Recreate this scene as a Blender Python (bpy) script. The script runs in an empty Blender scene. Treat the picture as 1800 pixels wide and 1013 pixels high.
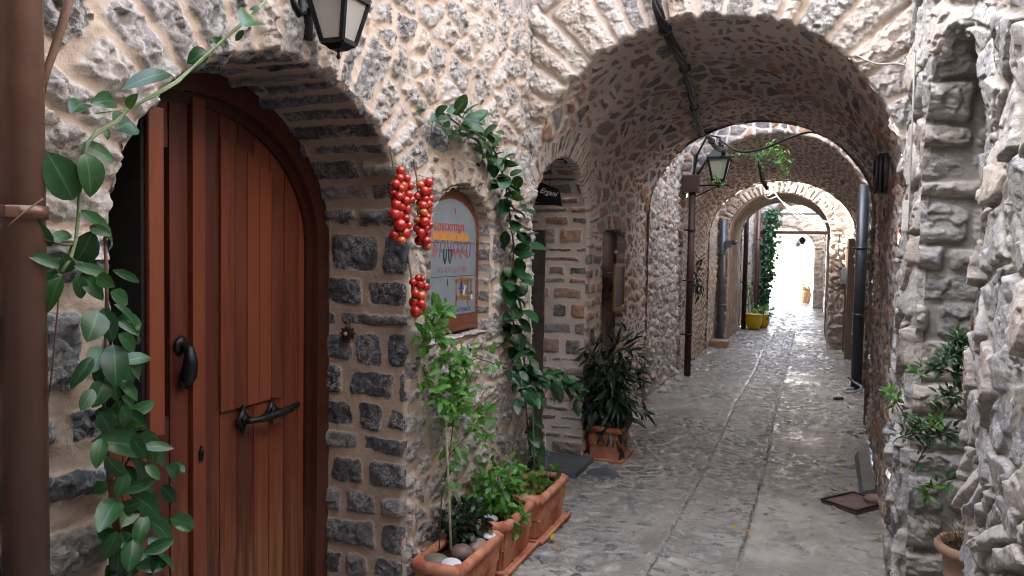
import bpy, bmesh, math, random
import numpy as np
from mathutils import Vector, Matrix
random.seed(7); RNG = np.random.default_rng(7)
SC = bpy.context.scene; COL = SC.collection
R = math.radians
# ------------------------------------------------------------------ camera
CAM_LOC = np.array([0.0, 0.0, 1.6]); YAW, PITCH, ROLL, FPX = R(21.3), R(-2.8), 0.018, 1355.0
_f = np.array([-math.sin(YAW)*math.cos(PITCH), math.cos(YAW)*math.cos(PITCH), math.sin(PITCH)])
_r = np.array([math.cos(YAW), math.sin(YAW), 0.0]); _u = np.cross(_r, _f)
_r, _u = math.cos(ROLL)*_r + math.sin(ROLL)*_u, -math.sin(ROLL)*_r + math.cos(ROLL)*_u
cd = bpy.data.cameras.new('camera'); cam = bpy.data.objects.new('camera', cd); COL.objects.link(cam)
cd.sensor_width = 36; cd.lens = 36*FPX/1800; cd.clip_start = 0.02; cd.clip_end = 2000
cam.matrix_world = Matrix(((_r[0], _u[0], -_f[0], 0), (_r[1], _u[1], -_f[1], 0), (_r[2], _u[2], -_f[2], 1.6), (0, 0, 0, 1)))
SC.camera = cam
def at(px, py, ax, val):
    """point of the real plane (axis ax = val) seen at a photo pixel"""
    d = _f + _r*(px-900)/FPX - _u*(py-506.5)/FPX
    return CAM_LOC + d*(val-CAM_LOC[ax])/d[ax]
# ------------------------------------------------------------------ world, sun, exposure
SUN_EL, SUN_AZ = R(42), R(-105)           # azimuth from +Y, towards -X
w = bpy.data.worlds.new('World'); SC.world = w; w.use_nodes = True
nt = w.node_tree; bg = nt.nodes['Background']
sky = nt.nodes.new('ShaderNodeTexSky'); sky.sky_type = 'NISHITA'; sky.sun_disc = False
sky.sun_elevation = SUN_EL; sky.sun_rotation = SUN_AZ; sky.dust_density = 3.0; sky.air_density = 1.0
hs = nt.nodes.new('ShaderNodeHueSaturation'); hs.inputs['Saturation'].default_value = 0.5
nt.links.new(sky.outputs[0], hs.inputs['Color']); nt.links.new(hs.outputs[0], bg.inputs[0])
bg.inputs[1].default_value = 0.15
sd = bpy.data.lights.new('sun', 'SUN'); sd.energy = 3.0; sd.angle = R(0.53); sd.color = (1, .95, .88)
sun = bpy.data.objects.new('sun', sd); COL.objects.link(sun)
sv = Vector((math.sin(SUN_AZ)*math.cos(SUN_EL), math.cos(SUN_AZ)*math.cos(SUN_EL), math.sin(SUN_EL)))
sun.rotation_euler = sv.to_track_quat('Z', 'Y').to_euler(); sun.location = (-8, 8, 14)
SC.view_settings.view_transform = 'Standard'; SC.view_settings.look = 'None'
SC.view_settings.exposure = 4.2; SC.view_settings.gamma = 1
SC.render.engine = 'CYCLES'
cy = SC.cycles; cy.use_denoising = True; cy.max_bounces = 10; cy.diffuse_bounces = 7; cy.glossy_bounces = 4
cy.sample_clamp_indirect = 8; cy.filter_width = 1.1; cy.caustics_reflective = False; cy.caustics_refractive = False
# ------------------------------------------------------------------ tags
def tag(o, label=None, cat=None, group=None, kind=None):
    if label: o['label'] = label
    if cat: o['category'] = cat
    if group: o['group'] = group
    if kind: o['kind'] = kind
    return o
def thing(name, label, cat, loc, group=None):
    o = bpy.data.objects.new(name, None); o['kind'] = 'thing'; COL.objects.link(o); o.location = loc; o.empty_display_size = .05
    return tag(o, label, cat, group)
def sub(name, parent, loc, label=None):
    o = bpy.data.objects.new(name, None); COL.objects.link(o); o.parent = parent; o.location = Vector(loc)-Vector(rootloc(parent)); o.empty_display_size = .05
    return tag(o, label)
def rootloc(p):
    l = Vector((0, 0, 0))
    while p is not None: l = l + Vector(p.location); p = p.parent
    return np.array(l)
def link_mesh(me, name, mat, parent, smooth):
    o = bpy.data.objects.new(name, me); COL.objects.link(o)
    if mat: me.materials.append(mat)
    if smooth: me.polygons.foreach_set('use_smooth', np.ones(len(me.polygons), bool))
    if parent: o.parent = parent
    return o
# ------------------------------------------------------------------ mesh builder for shaped parts
class MB:
    def __init__(s): s.v = []; s.f = []; s.r = []
    def add(s, vs, fs, rnd=None):
        n = len(s.v); s.v += [tuple(map(float, p)) for p in vs]; s.f += [tuple(i+n for i in f) for f in fs]
        q = rnd if rnd is not None else (random.random(), random.random(), random.random())
        s.r += [q]*len(vs); return s
    def box(s, a, b, bev=0.0, rnd=None):
        x0, y0, z0 = a; x1, y1, z1 = b
        if bev <= 0:
            return s.add([(x0,y0,z0),(x1,y0,z0),(x1,y1,z0),(x0,y1,z0),(x0,y0,z1),(x1,y0,z1),(x1,y1,z1),(x0,y1,z1)],
                  [(0,3,2,1),(4,5,6,7),(0,1,5,4),(1,2,6,5),(2,3,7,6),(3,0,4,7)], rnd)
        bm = bmesh.new(); bmesh.ops.create_cube(bm, size=1)
        bmesh.ops.scale(bm, vec=(x1-x0, y1-y0, z1-z0), verts=bm.verts)
        bmesh.ops.bevel(bm, geom=bm.edges[:], offset=bev, segments=2, affect='EDGES', profile=.6)
        bmesh.ops.translate(bm, vec=((x0+x1)/2, (y0+y1)/2, (z0+z1)/2), verts=bm.verts)
        return s.bm(bm, rnd)
    def bm(s, bm, rnd=None):
        bm.verts.ensure_lookup_table(); bm.verts.index_update()
        s.add([v.co[:] for v in bm.verts], [[v.index for v in f.verts] for f in bm.faces], rnd); bm.free(); return s
    def tube(s, pts, rad, n=8, cap=True, rnd=None):
        pts = [Vector(p) for p in pts]; m = len(pts)
        rs = rad if hasattr(rad, '__len__') else [rad]*m
        vs = []; up = None
        for i, p in enumerate(pts):
            t = (pts[min(i+1, m-1)]-pts[max(i-1, 0)]).normalized()
            if up is None: up = t.orthogonal().normalized()
            up = (up - t*up.dot(t)).normalized(); q = t.cross(up)
            for k in range(n):
                a = 2*math.pi*k/n; vs.append(p+(up*math.cos(a)+q*math.sin(a))*rs[i])
        fs = [(i*n+k, i*n+(k+1) % n, (i+1)*n+(k+1) % n, (i+1)*n+k) for i in range(m-1) for k in range(n)]
        if cap: fs += [tuple(range(n))[::-1], tuple((m-1)*n+k for k in range(n))]
        return s.add(vs, fs, rnd)
    def lathe(s, c, prof, n=24, rnd=None, axis=2):
        vs = []
        for r_, z in prof:
            for k in range(n):
                a = 2*math.pi*k/n; p = [r_*math.cos(a), r_*math.sin(a), z]
                if axis == 0: p = [p[2], p[0], p[1]]
                vs.append((c[0]+p[0], c[1]+p[1], c[2]+p[2]))
        m = len(prof)
        fs = [(i*n+k, i*n+(k+1) % n, (i+1)*n+(k+1) % n, (i+1)*n+k) for i in range(m-1) for k in range(n)]
        return s.add(vs, fs, rnd)
    def ball(s, c, r, sub=2, noise=0.0, rnd=None):
        bm = bmesh.new(); bmesh.ops.create_icosphere(bm, subdivisions=sub, radius=1)
        rr = r if hasattr(r, '__len__') else (r, r, r); ph = [random.uniform(0, 6) for _ in range(6)]
        for v in bm.verts:
            k = 1+noise*(math.sin(v.co.x*2.3+ph[0])+math.sin(v.co.y*2.7+ph[1])+math.sin(v.co.z*2.1+ph[2]))/2
            v.co = Vector((v.co.x*rr[0]*k+c[0], v.co.y*rr[1]*k+c[1], v.co.z*rr[2]*k+c[2]))
        return s.bm(bm, rnd)
    def prism(s, poly, f, d, rnd=None):
        """poly: 2D list, f(p,q)->xyz, d: thickness vector"""
        a = [np.array(f(*p), float) for p in poly]; n = len(a); d = np.array(d, float)
        return s.add(a+[p+d for p in a], [tuple(range(n)), tuple(range(2*n-1, n-1, -1))]+[(i, n+i, n+(i+1) % n, (i+1) % n) for i in range(n)], rnd)
    def build(s, name, mat, parent=None, smooth=False, origin=None, recalc=True):
        v = np.array(s.v, float)
        off = rootloc(parent) if parent is not None else (np.array(origin, float) if origin is not None else np.array([(v[:, 0].min()+v[:, 0].max())/2, (v[:, 1].min()+v[:, 1].max())/2, v[:, 2].min()]))
        me = bpy.data.meshes.new(name); me.from_pydata((v-off).tolist(), [], s.f)
        if recalc:
            bm = bmesh.new(); bm.from_mesh(me); bmesh.ops.recalc_face_normals(bm, faces=bm.faces); bm.to_mesh(me); bm.free()
        at_ = me.attributes.new('rnd', 'FLOAT_COLOR', 'POINT')
        c = np.ones((len(v), 4), np.float32); c[:, :3] = np.array(s.r); at_.data.foreach_set('color', c.ravel())
        o = link_mesh(me, name, mat, parent, smooth)
        if parent is None: o.location = off
        return o
# ------------------------------------------------------------------ numpy noise and stone layouts
def hsh(ix, iy, seed):
    with np.errstate(over='ignore'):
        h = (ix.astype(np.int64).astype(np.uint32)*np.uint32(374761393) + iy.astype(np.int64).astype(np.uint32)*np.uint32(668265263) + np.uint32((seed*2246822519) & 0xffffffff))
        h = (h ^ (h >> np.uint32(13)))*np.uint32(1274126177); h = h ^ (h >> np.uint32(16))
        h = h*np.uint32(2654435761); h = h ^ (h >> np.uint32(15))
    return h.astype(np.float64)/4294967296.0
def vn(x, y, seed):
    ix = np.floor(x); iy = np.floor(y); fx = x-ix; fy = y-iy
    fx = fx*fx*(3-2*fx); fy = fy*fy*(3-2*fy)
    a = hsh(ix, iy, seed); b = hsh(ix+1, iy, seed); c = hsh(ix, iy+1, seed); d = hsh(ix+1, iy+1, seed)
    return (a*(1-fx)+b*fx)*(1-fy)+(c*(1-fx)+d*fx)*fy
def fbm(x, y, seed, o=3):
    s = 0; a = .5; t = 0
    for k in range(o): s = s+a*vn(x*2**k+k*17.3, y*2**k+k*9.1, seed+k); t += a; a *= .5
    return s/t-.5
def sstep(a, b, x):
    t = np.clip((x-a)/(b-a), 0, 1); return t*t*(3-2*t)
def worley(x, y, seed, jit=.85, edge=True):
    ix = np.floor(x); iy = np.floor(y); best = np.full(x.shape, 1e9); P = [np.zeros(x.shape) for _ in range(4)]
    for dy in (-1, 0, 1):
        for dx in (-1, 0, 1):
            cx = ix+dx; cy_ = iy+dy
            px = cx+.5+jit*(hsh(cx, cy_, seed)-.5); py = cy_+.5+jit*(hsh(cx, cy_, seed+1)-.5)
            d = (px-x)**2+(py-y)**2; m = d < best; best = np.where(m, d, best)
            for k, q in enumerate((px, py, cx, cy_)): P[k] = np.where(m, q, P[k])
    px1, py1, cx1, cy1 = P; E = np.full(x.shape, 1e9)
    if edge:
        for dy in (-2, -1, 0, 1, 2):
            for dx in (-2, -1, 0, 1, 2):
                if abs(dx)+abs(dy) == 4: continue
                cx = ix+dx; cy_ = iy+dy
                px = cx+.5+jit*(hsh(cx, cy_, seed)-.5); py = cy_+.5+jit*(hsh(cx, cy_, seed+1)-.5)
                ex = px-px1; ey = py-py1; L = np.sqrt(ex*ex+ey*ey); same = L < 1e-6; L = np.where(same, 1, L)
                d = ((px+px1)/2-x)*ex/L+((py+py1)/2-y)*ey/L
                E = np.minimum(E, np.where(same, 1e9, d))
    Rr = np.stack([hsh(cx1, cy1, seed+k) for k in (5, 6, 7)], -1)
    return E, Rr, np.stack([x-px1, y-py1], -1)
def rubble(u, v, cu, cv, seed, warp=.35):
    wu = fbm(u/cu*.6, v/cv*.6, seed+40, 2)*warp*2; wv = fbm(u/cu*.6+9, v/cv*.6, seed+50, 2)*warp*2
    E, Rr, O = worley(u/cu+wu, v/cv+wv, seed)
    return E*min(cu, cv), Rr, O*np.array([cu, cv])
def coursed(u, v, rh, bw, seed, warp=.012, keep=1.0):
    """stones in level rows: rows run along u, stacked along v"""
    rg = np.random.default_rng(seed)
    uu = u+fbm(u*7, v*7, seed+3, 2)*warp*2; vv = v+fbm(u*5+3, v*9, seed+4, 2)*warp*2
    lo = float(vv.min())-.3; e = [lo]
    while e[-1] < vv.max()+.3: e.append(e[-1]+rg.uniform(*rh))
    e = np.array(e); ri = np.clip(np.searchsorted(e, vv)-1, 0, len(e)-2)
    D = np.zeros(u.shape); Rr = np.zeros(u.shape+(3,)); O = np.zeros(u.shape+(2,))
    for k in range(len(e)-1):
        m = ri == k
        b = [float(uu.min())-rg.uniform(.05, .6)]
        while b[-1] < uu.max()+.6: b.append(b[-1]+rg.uniform(*bw))
        b = np.array(b); rr = rg.random((len(b), 3)); inset = rg.uniform(0, .014, (len(b), 2))
        if not m.any(): continue
        x = uu[m]; y = vv[m]; bi = np.clip(np.searchsorted(b, x)-1, 0, len(b)-2)
        hw = (b[bi+1]-b[bi])/2; hh = (e[k+1]-e[k])/2; cx = (b[bi+1]+b[bi])/2; cyy = (e[k]+e[k+1])/2
        rad = np.minimum(hw, hh)*.45
        qx = np.abs(x-cx)-hw+rad+inset[bi, 0]; qy = np.abs(y-cyy)-hh+rad+inset[bi, 1]
        d = -(np.hypot(np.maximum(qx, 0), np.maximum(qy, 0))+np.minimum(np.maximum(qx, qy), 0)-rad)
        D[m] = d; Rr[m] = rr[bi]; O[m] = np.stack([x-cx, y-cyy], -1)
    return D, Rr, O
def ring(u, v, cu, zs, a, b, ln, wid, seed, z0=None):
    """voussoirs round an elliptic arch; returns layout and where it applies"""
    rg = np.random.default_rng(seed); q = (a+b)/2
    uu = u+fbm(u*9, v*9, seed, 2)*.02; vv = v+fbm(u*9+5, v*9, seed+1, 2)*.02
    x = (uu-cu)/a; y = (vv-zs)/b; r_ = np.hypot(x, y); th = np.arctan2(y, x)
    s = (r_-1)*q; t = th*q
    e = [-math.pi*q-.2]
    while e[-1] < math.pi*q+.2: e.append(e[-1]+wid*rg.uniform(.65, 1.4))
    e = np.array(e); i = np.clip(np.searchsorted(e, t)-1, 0, len(e)-2); rr = rg.random((len(e), 3))
    L = ln*(.72+.45*rr[i, 2]); h = (e[i+1]-e[i])/2; mid = (e[i+1]+e[i])/2
    flare = 1+np.clip(s, 0, ln)/q
    rad = np.minimum(h, L/2)*.35; qx = np.abs(t-mid)-h+rad; qy = np.maximum(s, L*.45)-L+.01+rad
    D = -(np.hypot(np.maximum(qx, 0), np.maximum(qy, 0))+np.minimum(np.maximum(qx, qy), 0)-rad)*np.where(qx > qy, flare, 1)
    ok = (v > (zs if z0 is None else z0)) & (s < L+.015) & (s > -.2)
    return (D, rr[i], np.stack([t-mid, s-L/2], -1)), ok
def pick(a, b, m):
    return np.where(m, b[0], a[0]), np.where(m[..., None], b[1], a[1]), np.where(m[..., None], b[2], a[2])
PAR = dict(mort=.010, rise=.014, hs=.030, tilt=.22, chip=.010, cs=.045, rough=.006, mn=.006, low=.02, seed=1)
def rock_height(u, v, lay, p):
    D, Rr, O = lay
    j = fbm(u/.03, v/.03, p['seed']+60, 3)*.018*p.get('ragged', 1)
    m = sstep(0, p['rise'], D-p['mort']+j)
    ec, cr, co = worley(u/p['cs']+fbm(u/.05, v/.05, p['seed']+70, 2)*.8, v/p['cs']+fbm(u/.05+4, v/.05, p['seed']+71, 2)*.8, p['seed']+80, edge=False)
    chip = (cr[..., 0]-.5)*p['chip']+(co[..., 0]*(cr[..., 1]-.5)+co[..., 1]*(cr[..., 2]-.5))*p['chip']*1.6
    n = (np.abs(fbm(u/.02, v/.02, p['seed']+90, 3))*2-.3)*p['rough']
    h = m*(p['hs']*(.35+.9*Rr[..., 0])+p['tilt']*(O[..., 0]*(Rr[..., 1]-.5)+O[..., 1]*(Rr[..., 2]-.5))*1.2+chip+n)
    dome = np.clip(D/.05, 0, 1); h = h*(1-p.get('dome', .45)*(1-dome))
    h = h+(1-m)*fbm(u/.05, v/.05, p['seed']+33, 3)*p['mn']*2+fbm(u/.6, v/.6, p['seed']+34, 2)*p['low']*2
    return h, m
def grid(a, b, step): return np.linspace(a, b, max(2, int(round((b-a)/step))+1))
def relief(name, U, V, surf, layf, par, mat, parent, hole=None, shrink=.0, rag=.014, rollw=.018, roll=.03, flip=False, extra=None):
    p = dict(PAR); p.update(par)
    u, v = np.meshgrid(U, V)
    lay = layf(u, v); h, m = rock_height(u, v, lay, p)
    if extra is not None: h = h+extra(u, v)
    keep = None
    if hole is not None:
        s = hole(u, v)+fbm(u/.05, v/.05, p['seed']+21, 2)*rag-.004+shrink
        du = (hole(u+1e-3, v)-hole(u-1e-3, v))/2e-3; dv = (hole(u, v+1e-3)-hole(u, v-1e-3))/2e-3
        g = np.maximum(np.hypot(du, dv), .3); inside = s < 0
        uu = np.where(inside, u-du/g*s/g, u); vv = np.where(inside, v-dv/g*s/g, v)
        far = s < -2.2*max(U[1]-U[0], V[1]-V[0]); uu = np.where(far, u, uu); vv = np.where(far, v, vv)
        h = h*sstep(-.004, rollw*1.3, s) - roll*(1-sstep(-.004, rollw, s))
        u, v = uu, vv
        keep = ~(inside[:-1, :-1] & inside[1:, :-1] & inside[:-1, 1:] & inside[1:, 1:])
    P, N = surf(u, v)
    X = P+N*h[..., None]; nv_, nu_ = u.shape
    off = rootloc(parent) if parent is not None else np.zeros(3)
    idx = np.arange(nu_*nv_).reshape(nv_, nu_)
    q = np.stack([idx[:-1, :-1], idx[:-1, 1:], idx[1:, 1:], idx[1:, :-1]], -1)
    q = q[keep] if keep is not None else q.reshape(-1, 4)
    if flip: q = q[:, ::-1]
    return X.reshape(-1, 3), q, m.ravel(), lay[1].reshape(-1, 3)
def stone_obj(name, pieces, mat, parent, origin=(0, 0, 0)):
    off = rootloc(parent) if parent is not None else np.array(origin, float)
    vs, qs, ms, rs, n = [], [], [], [], 0
    for X, q, m, r_ in pieces:
        used = np.zeros(len(X), bool); used[q.ravel()] = True; mp = np.cumsum(used)-1
        vs.append(X[used]-off); qs.append(mp[q]+n); ms.append(m[used]); rs.append(r_[used]); n += int(used.sum())
    X = np.concatenate(vs).astype(np.float32); q = np.concatenate(qs).astype(np.int32)
    me = bpy.data.meshes.new(name); me.vertices.add(len(X)); me.vertices.foreach_set('co', X.ravel())
    me.loops.add(q.size); me.loops.foreach_set('vertex_index', q.ravel())
    me.polygons.add(len(q)); me.polygons.foreach_set('loop_start', np.arange(0, q.size, 4, dtype=np.int32))
    me.update(calc_edges=True)
    a = me.attributes.new('mask', 'FLOAT', 'POINT'); a.data.foreach_set('value', np.concatenate(ms).astype(np.float32))
    c = np.ones((len(X), 4), np.float32); c[:, :3] = np.concatenate(rs)
    a = me.attributes.new('rnd', 'FLOAT_COLOR', 'POINT'); a.data.foreach_set('color', c.ravel())
    o = link_mesh(me, name, mat, parent, True)
    if parent is None: o.location = off
    return o
def planeX(x0, sx):   # (u,v)=(y,z); normal along sx*x ; x0 constant or function of (u,v)
    def s(u, v):
        x = x0(u, v) if callable(x0) else np.full(u.shape, x0)
        N = np.zeros(u.shape+(3,)); N[..., 0] = sx; return np.stack([x, u, v], -1), N
    return s
def planeY(y0, sy):   # (u,v)=(x,z)
    def s(u, v):
        N = np.zeros(u.shape+(3,)); N[..., 1] = sy; return np.stack([u, np.full(u.shape, y0), v], -1), N
    return s
def arch_hole(c, a, zs, b, z0=-9):
    """signed distance (roughly) to an arched opening, negative inside"""
    def f(u, v):
        x = (u-c)/a; y = np.maximum(v-zs, 0)/b; e = (np.hypot(x, y)-1)*np.where(v > zs, (a+b)/2, a)
        return np.maximum(e, z0-v)
    return f
def arch_path(c, a, zs, b, z0):
    """arc-length profile: left foot, over the arch, right foot; inward normals"""
    th = np.linspace(math.pi, 0, 240)
    p = np.concatenate([[c-a], c+a*np.cos(th), [c+a]]); q = np.concatenate([[z0], zs+b*np.sin(th), [z0]])
    s = np.concatenate([[0], np.cumsum(np.hypot(np.diff(p), np.diff(q)))])
    def f(t):
        P = np.interp(t, s, p); Q = np.interp(t, s, q); e = 2e-3
        tp = np.interp(np.minimum(t+e, s[-1]), s, p)-np.interp(np.maximum(t-e, 0), s, p)
        tq = np.interp(np.minimum(t+e, s[-1]), s, q)-np.interp(np.maximum(t-e, 0), s, q)
        L = np.maximum(np.hypot(tp, tq), 1e-9); return P, Q, tq/L, -tp/L
    return f, float(s[-1])
def sweepX(path, x0, x1):   # profile in (y,z), depth w from x0 to x1; (u,v)=(w 0..1 depth, s)
    def s(u, v):
        P, Q, n1, n2 = path(v); X0 = x0(P) if callable(x0) else x0
        return np.stack([X0+(x1-X0)*u, P, Q], -1), np.stack([np.zeros(u.shape), n1, n2], -1)
    return s
def sweepY(path):           # profile in (x,z); (u,v)=(y, s)
    def s(u, v):
        P, Q, n1, n2 = path(v)
        return np.stack([P, u, Q], -1), np.stack([n1, np.zeros(u.shape), n2], -1)
    return s
# ------------------------------------------------------------------ materials
def new_mat(name):
    m = bpy.data.materials.new(name); m.use_nodes = True; t = m.node_tree
    return m, t, t.nodes['Principled BSDF']
def nd(t, kind, **kw):
    n = t.nodes.new('ShaderNode'+kind)
    for k, v in kw.items():
        if k in n.inputs: n.inputs[k].default_value = v
        else: setattr(n, k, v)
    return n
def L(t, a, b): t.links.new(a, b)
def noise(t, co, scale, detail=4, rough=.6, dist=0.0):
    n = nd(t, 'TexNoise'); n.inputs['Scale'].default_value = scale; n.inputs['Detail'].default_value = detail
    n.inputs['Roughness'].default_value = rough; n.inputs['Distortion'].default_value = dist
    if co is not None: L(t, co, n.inputs['Vector'])
    return n.outputs['Fac']
def mrange(t, src, a, b, c=0., d=1., smooth=True):
    n = nd(t, 'MapRange'); n.interpolation_type = 'SMOOTHSTEP' if smooth else 'LINEAR'
    for k, v in zip(('From Min', 'From Max', 'To Min', 'To Max'), (a, b, c, d)): n.inputs[k].default_value = v
    L(t, src, n.inputs['Value']); return n.outputs['Result']
def math_(t, op, a, b=None):
    n = nd(t, 'Math', operation=op)
    for i, q in enumerate((a, b)):
        if q is None: continue
        if isinstance(q, (int, float)): n.inputs[i].default_value = q
        else: L(t, q, n.inputs[i])
    return n.outputs[0]
def mix(t, f, a, b, mode='MIX'):
    n = nd(t, 'MixRGB', blend_type=mode)
    for i, q in zip((0, 1, 2), (f, a, b)):
        if isinstance(q, (int, float)): n.inputs[i].default_value = q
        elif isinstance(q, tuple): n.inputs[i].default_value = q if len(q) == 4 else q+(1,)
        else: L(t, q, n.inputs[i])
    return n.outputs[0]
def ramp(t, f, stops, const=False):
    n = nd(t, 'ValToRGB'); cr = n.color_ramp
    if const: cr.interpolation = 'CONSTANT'
    while len(cr.elements) < len(stops): cr.elements.new(.5)
    for e, (p, c) in zip(cr.elements, stops): e.position = p; e.color = tuple(c)+(1,)
    L(t, f, n.inputs[0]); return n.outputs[0]
def bump(t, b, h, strength=.5, dist=.01):
    n = nd(t, 'Bump'); n.inputs['Strength'].default_value = strength; n.inputs['Distance'].default_value = dist
    L(t, h, n.inputs['Height']); L(t, n.outputs[0], b.inputs['Normal'])
def stone_mat(name, stones, mortar, vein=.5, veincol=(.62, .60, .58), crust=0.0, crustcol=(.6, .55, .5), rough=.85, mort2=None, wet=None, vw=.035):
    m, t, b = new_mat(name)
    co = nd(t, 'TexCoord').outputs['Object']
    rn = nd(t, 'Attribute', attribute_name='rnd'); sp = nd(t, 'SeparateColor'); L(t, rn.outputs['Color'], sp.inputs[0])
    mk = nd(t, 'Attribute', attribute_name='mask').outputs['Fac']
    n1 = noise(t, co, 9, 5); n2 = noise(t, co, 38, 6, .65, .6); n3 = noise(t, co, 110, 4, .7); n4 = noise(t, co, 2.3, 3)
    col = ramp(t, math_(t, 'ADD', sp.outputs[0], math_(t, 'MULTIPLY', math_(t, 'SUBTRACT', n1, .5), .35)), stones)
    val = math_(t, 'ADD', math_(t, 'MULTIPLY', sp.outputs[1], .6), math_(t, 'ADD', math_(t, 'MULTIPLY', n2, .7), .36))
    hv = nd(t, 'HueSaturation'); L(t, col, hv.inputs['Color']); L(t, val, hv.inputs['Value']); col = hv.outputs[0]
    # pale fracture streaks
    vn_ = noise(t, co, 16, 7, .72, 1.6); r1 = mrange(t, math_(t, 'ABSOLUTE', math_(t, 'SUBTRACT', vn_, .5)), 0.0, vw, 1, 0)
    vfac = math_(t, 'MULTIPLY', math_(t, 'MULTIPLY', r1, mrange(t, n1, .35, .65)), vein)
    col = mix(t, vfac, col, veincol)
    if crust > 0:
        cf = math_(t, 'MULTIPLY', mrange(t, math_(t, 'ADD', n2, math_(t, 'MULTIPLY', n4, .6)), .68, .92), crust)
        col = mix(t, cf, col, crustcol)
    mc = mix(t, mrange(t, n4, .3, .7), mortar, mort2 or tuple(c*.78 for c in mortar))
    mc = mix(t, mrange(t, n3, .35, .75, 0, .35), mc, tuple(c*.6 for c in mortar))
    mc = mix(t, mrange(t, n2, .5, .8, 0, .4), mc, tuple(min(1, c*1.25) for c in mortar))
    f = mrange(t, math_(t, 'ADD', mk, math_(t, 'MULTIPLY', math_(t, 'SUBTRACT', n2, .5), .9)), .28, .62)
    L(t, mix(t, f, mc, col), b.inputs['Base Color'])
    if wet:
        rg = mrange(t, math_(t, 'ADD', math_(t, 'MULTIPLY', n4, .7), math_(t, 'MULTIPLY', n1, .5)), .45, .75, wet[0], wet[1])
        xs = nd(t, 'SeparateXYZ'); L(t, co, xs.inputs[0])      # the drainage channel stays wet
        ch = mrange(t, math_(t, 'ABSOLUTE', math_(t, 'ADD', xs.outputs[0], .505)), .30, .14, 0, .55)
        rg = math_(t, 'MULTIPLY', rg, math_(t, 'SUBTRACT', 1.0, ch))
        L(t, math_(t, 'ADD', rg, math_(t, 'MULTIPLY', n3, .10)), b.inputs['Roughness'])
    else: b.inputs['Roughness'].default_value = rough
    b.inputs['Specular IOR Level'].default_value = .5 if wet else .35
    hh = math_(t, 'ADD', math_(t, 'MULTIPLY', n2, .6), math_(t, 'MULTIPLY', n3, .35))
    bump(t, b, hh, .6 if not wet else .55, .012)
    return m
def plain(name, col, rough=.5, metal=0., var=.25, scale=30., bmp=.15, spec=.5, col2=None, coat=0.):
    m, t, b = new_mat(name); co = nd(t, 'TexCoord').outputs['Object']
    n1 = noise(t, co, scale, 5); n2 = noise(t, co, scale*.22, 3)
    c2 = col2 or tuple(c*(1-var) for c in col)
    c = mix(t, mrange(t, math_(t, 'ADD', math_(t, 'MULTIPLY', n1, .5), math_(t, 'MULTIPLY', n2, .5)), .35, .65), col, c2)
    L(t, c, b.inputs['Base Color']); b.inputs['Roughness'].default_value = rough; b.inputs['Metallic'].default_value = metal
    b.inputs['Specular IOR Level'].default_value = spec
    if coat: b.inputs['Coat Weight'].default_value = coat; b.inputs['Coat Roughness'].default_value = .2
    if bmp: bump(t, b, n1, bmp, .004)
    return m
def wood_mat(name, c1, c2, worn=None, axis=2, rough=.42, spec=.4):
    m, t, b = new_mat(name); co = nd(t, 'TexCoord').outputs['Object']
    mp = nd(t, 'Mapping'); s = [34, 34, 34]; s[axis] = 1.6; mp.inputs['Scale'].default_value = s; L(t, co, mp.inputs['Vector'])
    rn = nd(t, 'Attribute', attribute_name='rnd'); sp = nd(t, 'SeparateColor'); L(t, rn.outputs['Color'], sp.inputs[0])
    ad = nd(t, 'VectorMath', operation='ADD'); L(t, mp.outputs[0], ad.inputs[0]); L(t, rn.outputs['Color'], ad.inputs[1])
    g = noise(t, ad.outputs[0], 1.0, 6, .65, .5); g2 = noise(t, ad.outputs[0], 4.5, 4, .6); big = noise(t, co, 2.0, 3)
    f = math_(t, 'ADD', math_(t, 'MULTIPLY', g, .75), math_(t, 'MULTIPLY', math_(t, 'SUBTRACT', sp.outputs[0], .2), .6))
    col = mix(t, mrange(t, f, .3, .85), c1, c2)
    col = mix(t, mrange(t, g2, .5, .8, 0, .45), col, tuple(c*.45 for c in c1))
    if worn:
        xyz = nd(t, 'SeparateXYZ'); L(t, nd(t, 'NewGeometry').outputs['Position'], xyz.inputs[0])
        low = mrange(t, xyz.outputs[2], .95, .1); wf = math_(t, 'MULTIPLY', low, mrange(t, math_(t, 'ADD', g, math_(t, 'MULTIPLY', big, .5)), .62, .95))
        col = mix(t, math_(t, 'MULTIPLY', wf, .8), col, worn)
    L(t, col, b.inputs['Base Color']); b.inputs['Specular IOR Level'].default_value = spec
    L(t, mrange(t, g, .3, .7, rough-.1, rough+.15), b.inputs['Roughness']); bump(t, b, g, .25, .004)
    return m
def leaf_mat(name, c1, c2, gloss=.35, trans=.25):
    m, t, b = new_mat(name); co = nd(t, 'TexCoord').outputs['Object']
    rn = nd(t, 'Attribute', attribute_name='rnd'); sp = nd(t, 'SeparateColor'); L(t, rn.outputs['Color'], sp.inputs[0])
    c = mix(t, sp.outputs[0], c1, c2); c = mix(t, mrange(t, noise(t, co, 60, 3), .4, .75, 0, .4), c, tuple(q*.6 for q in c1))
    mid = mrange(t, sp.outputs[1], .0, .12, .55, 0.); c = mix(t, mid, c, tuple(min(1, q*2.2+.03) for q in c2))
    L(t, c, b.inputs['Base Color']); b.inputs['Roughness'].default_value = gloss; b.inputs['Specular IOR Level'].default_value = .38
    tr = nd(t, 'BsdfTranslucent'); L(t, mix(t, .5, c, (.25, .4, .05), 'ADD'), tr.inputs[0])
    ms = nd(t, 'MixShader'); ms.inputs[0].default_value = trans; L(t, b.outputs[0], ms.inputs[1]); L(t, tr.outputs[0], ms.inputs[2])
    L(t, ms.outputs[0], t.nodes['Material Output'].inputs['Surface'])
    return m
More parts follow.
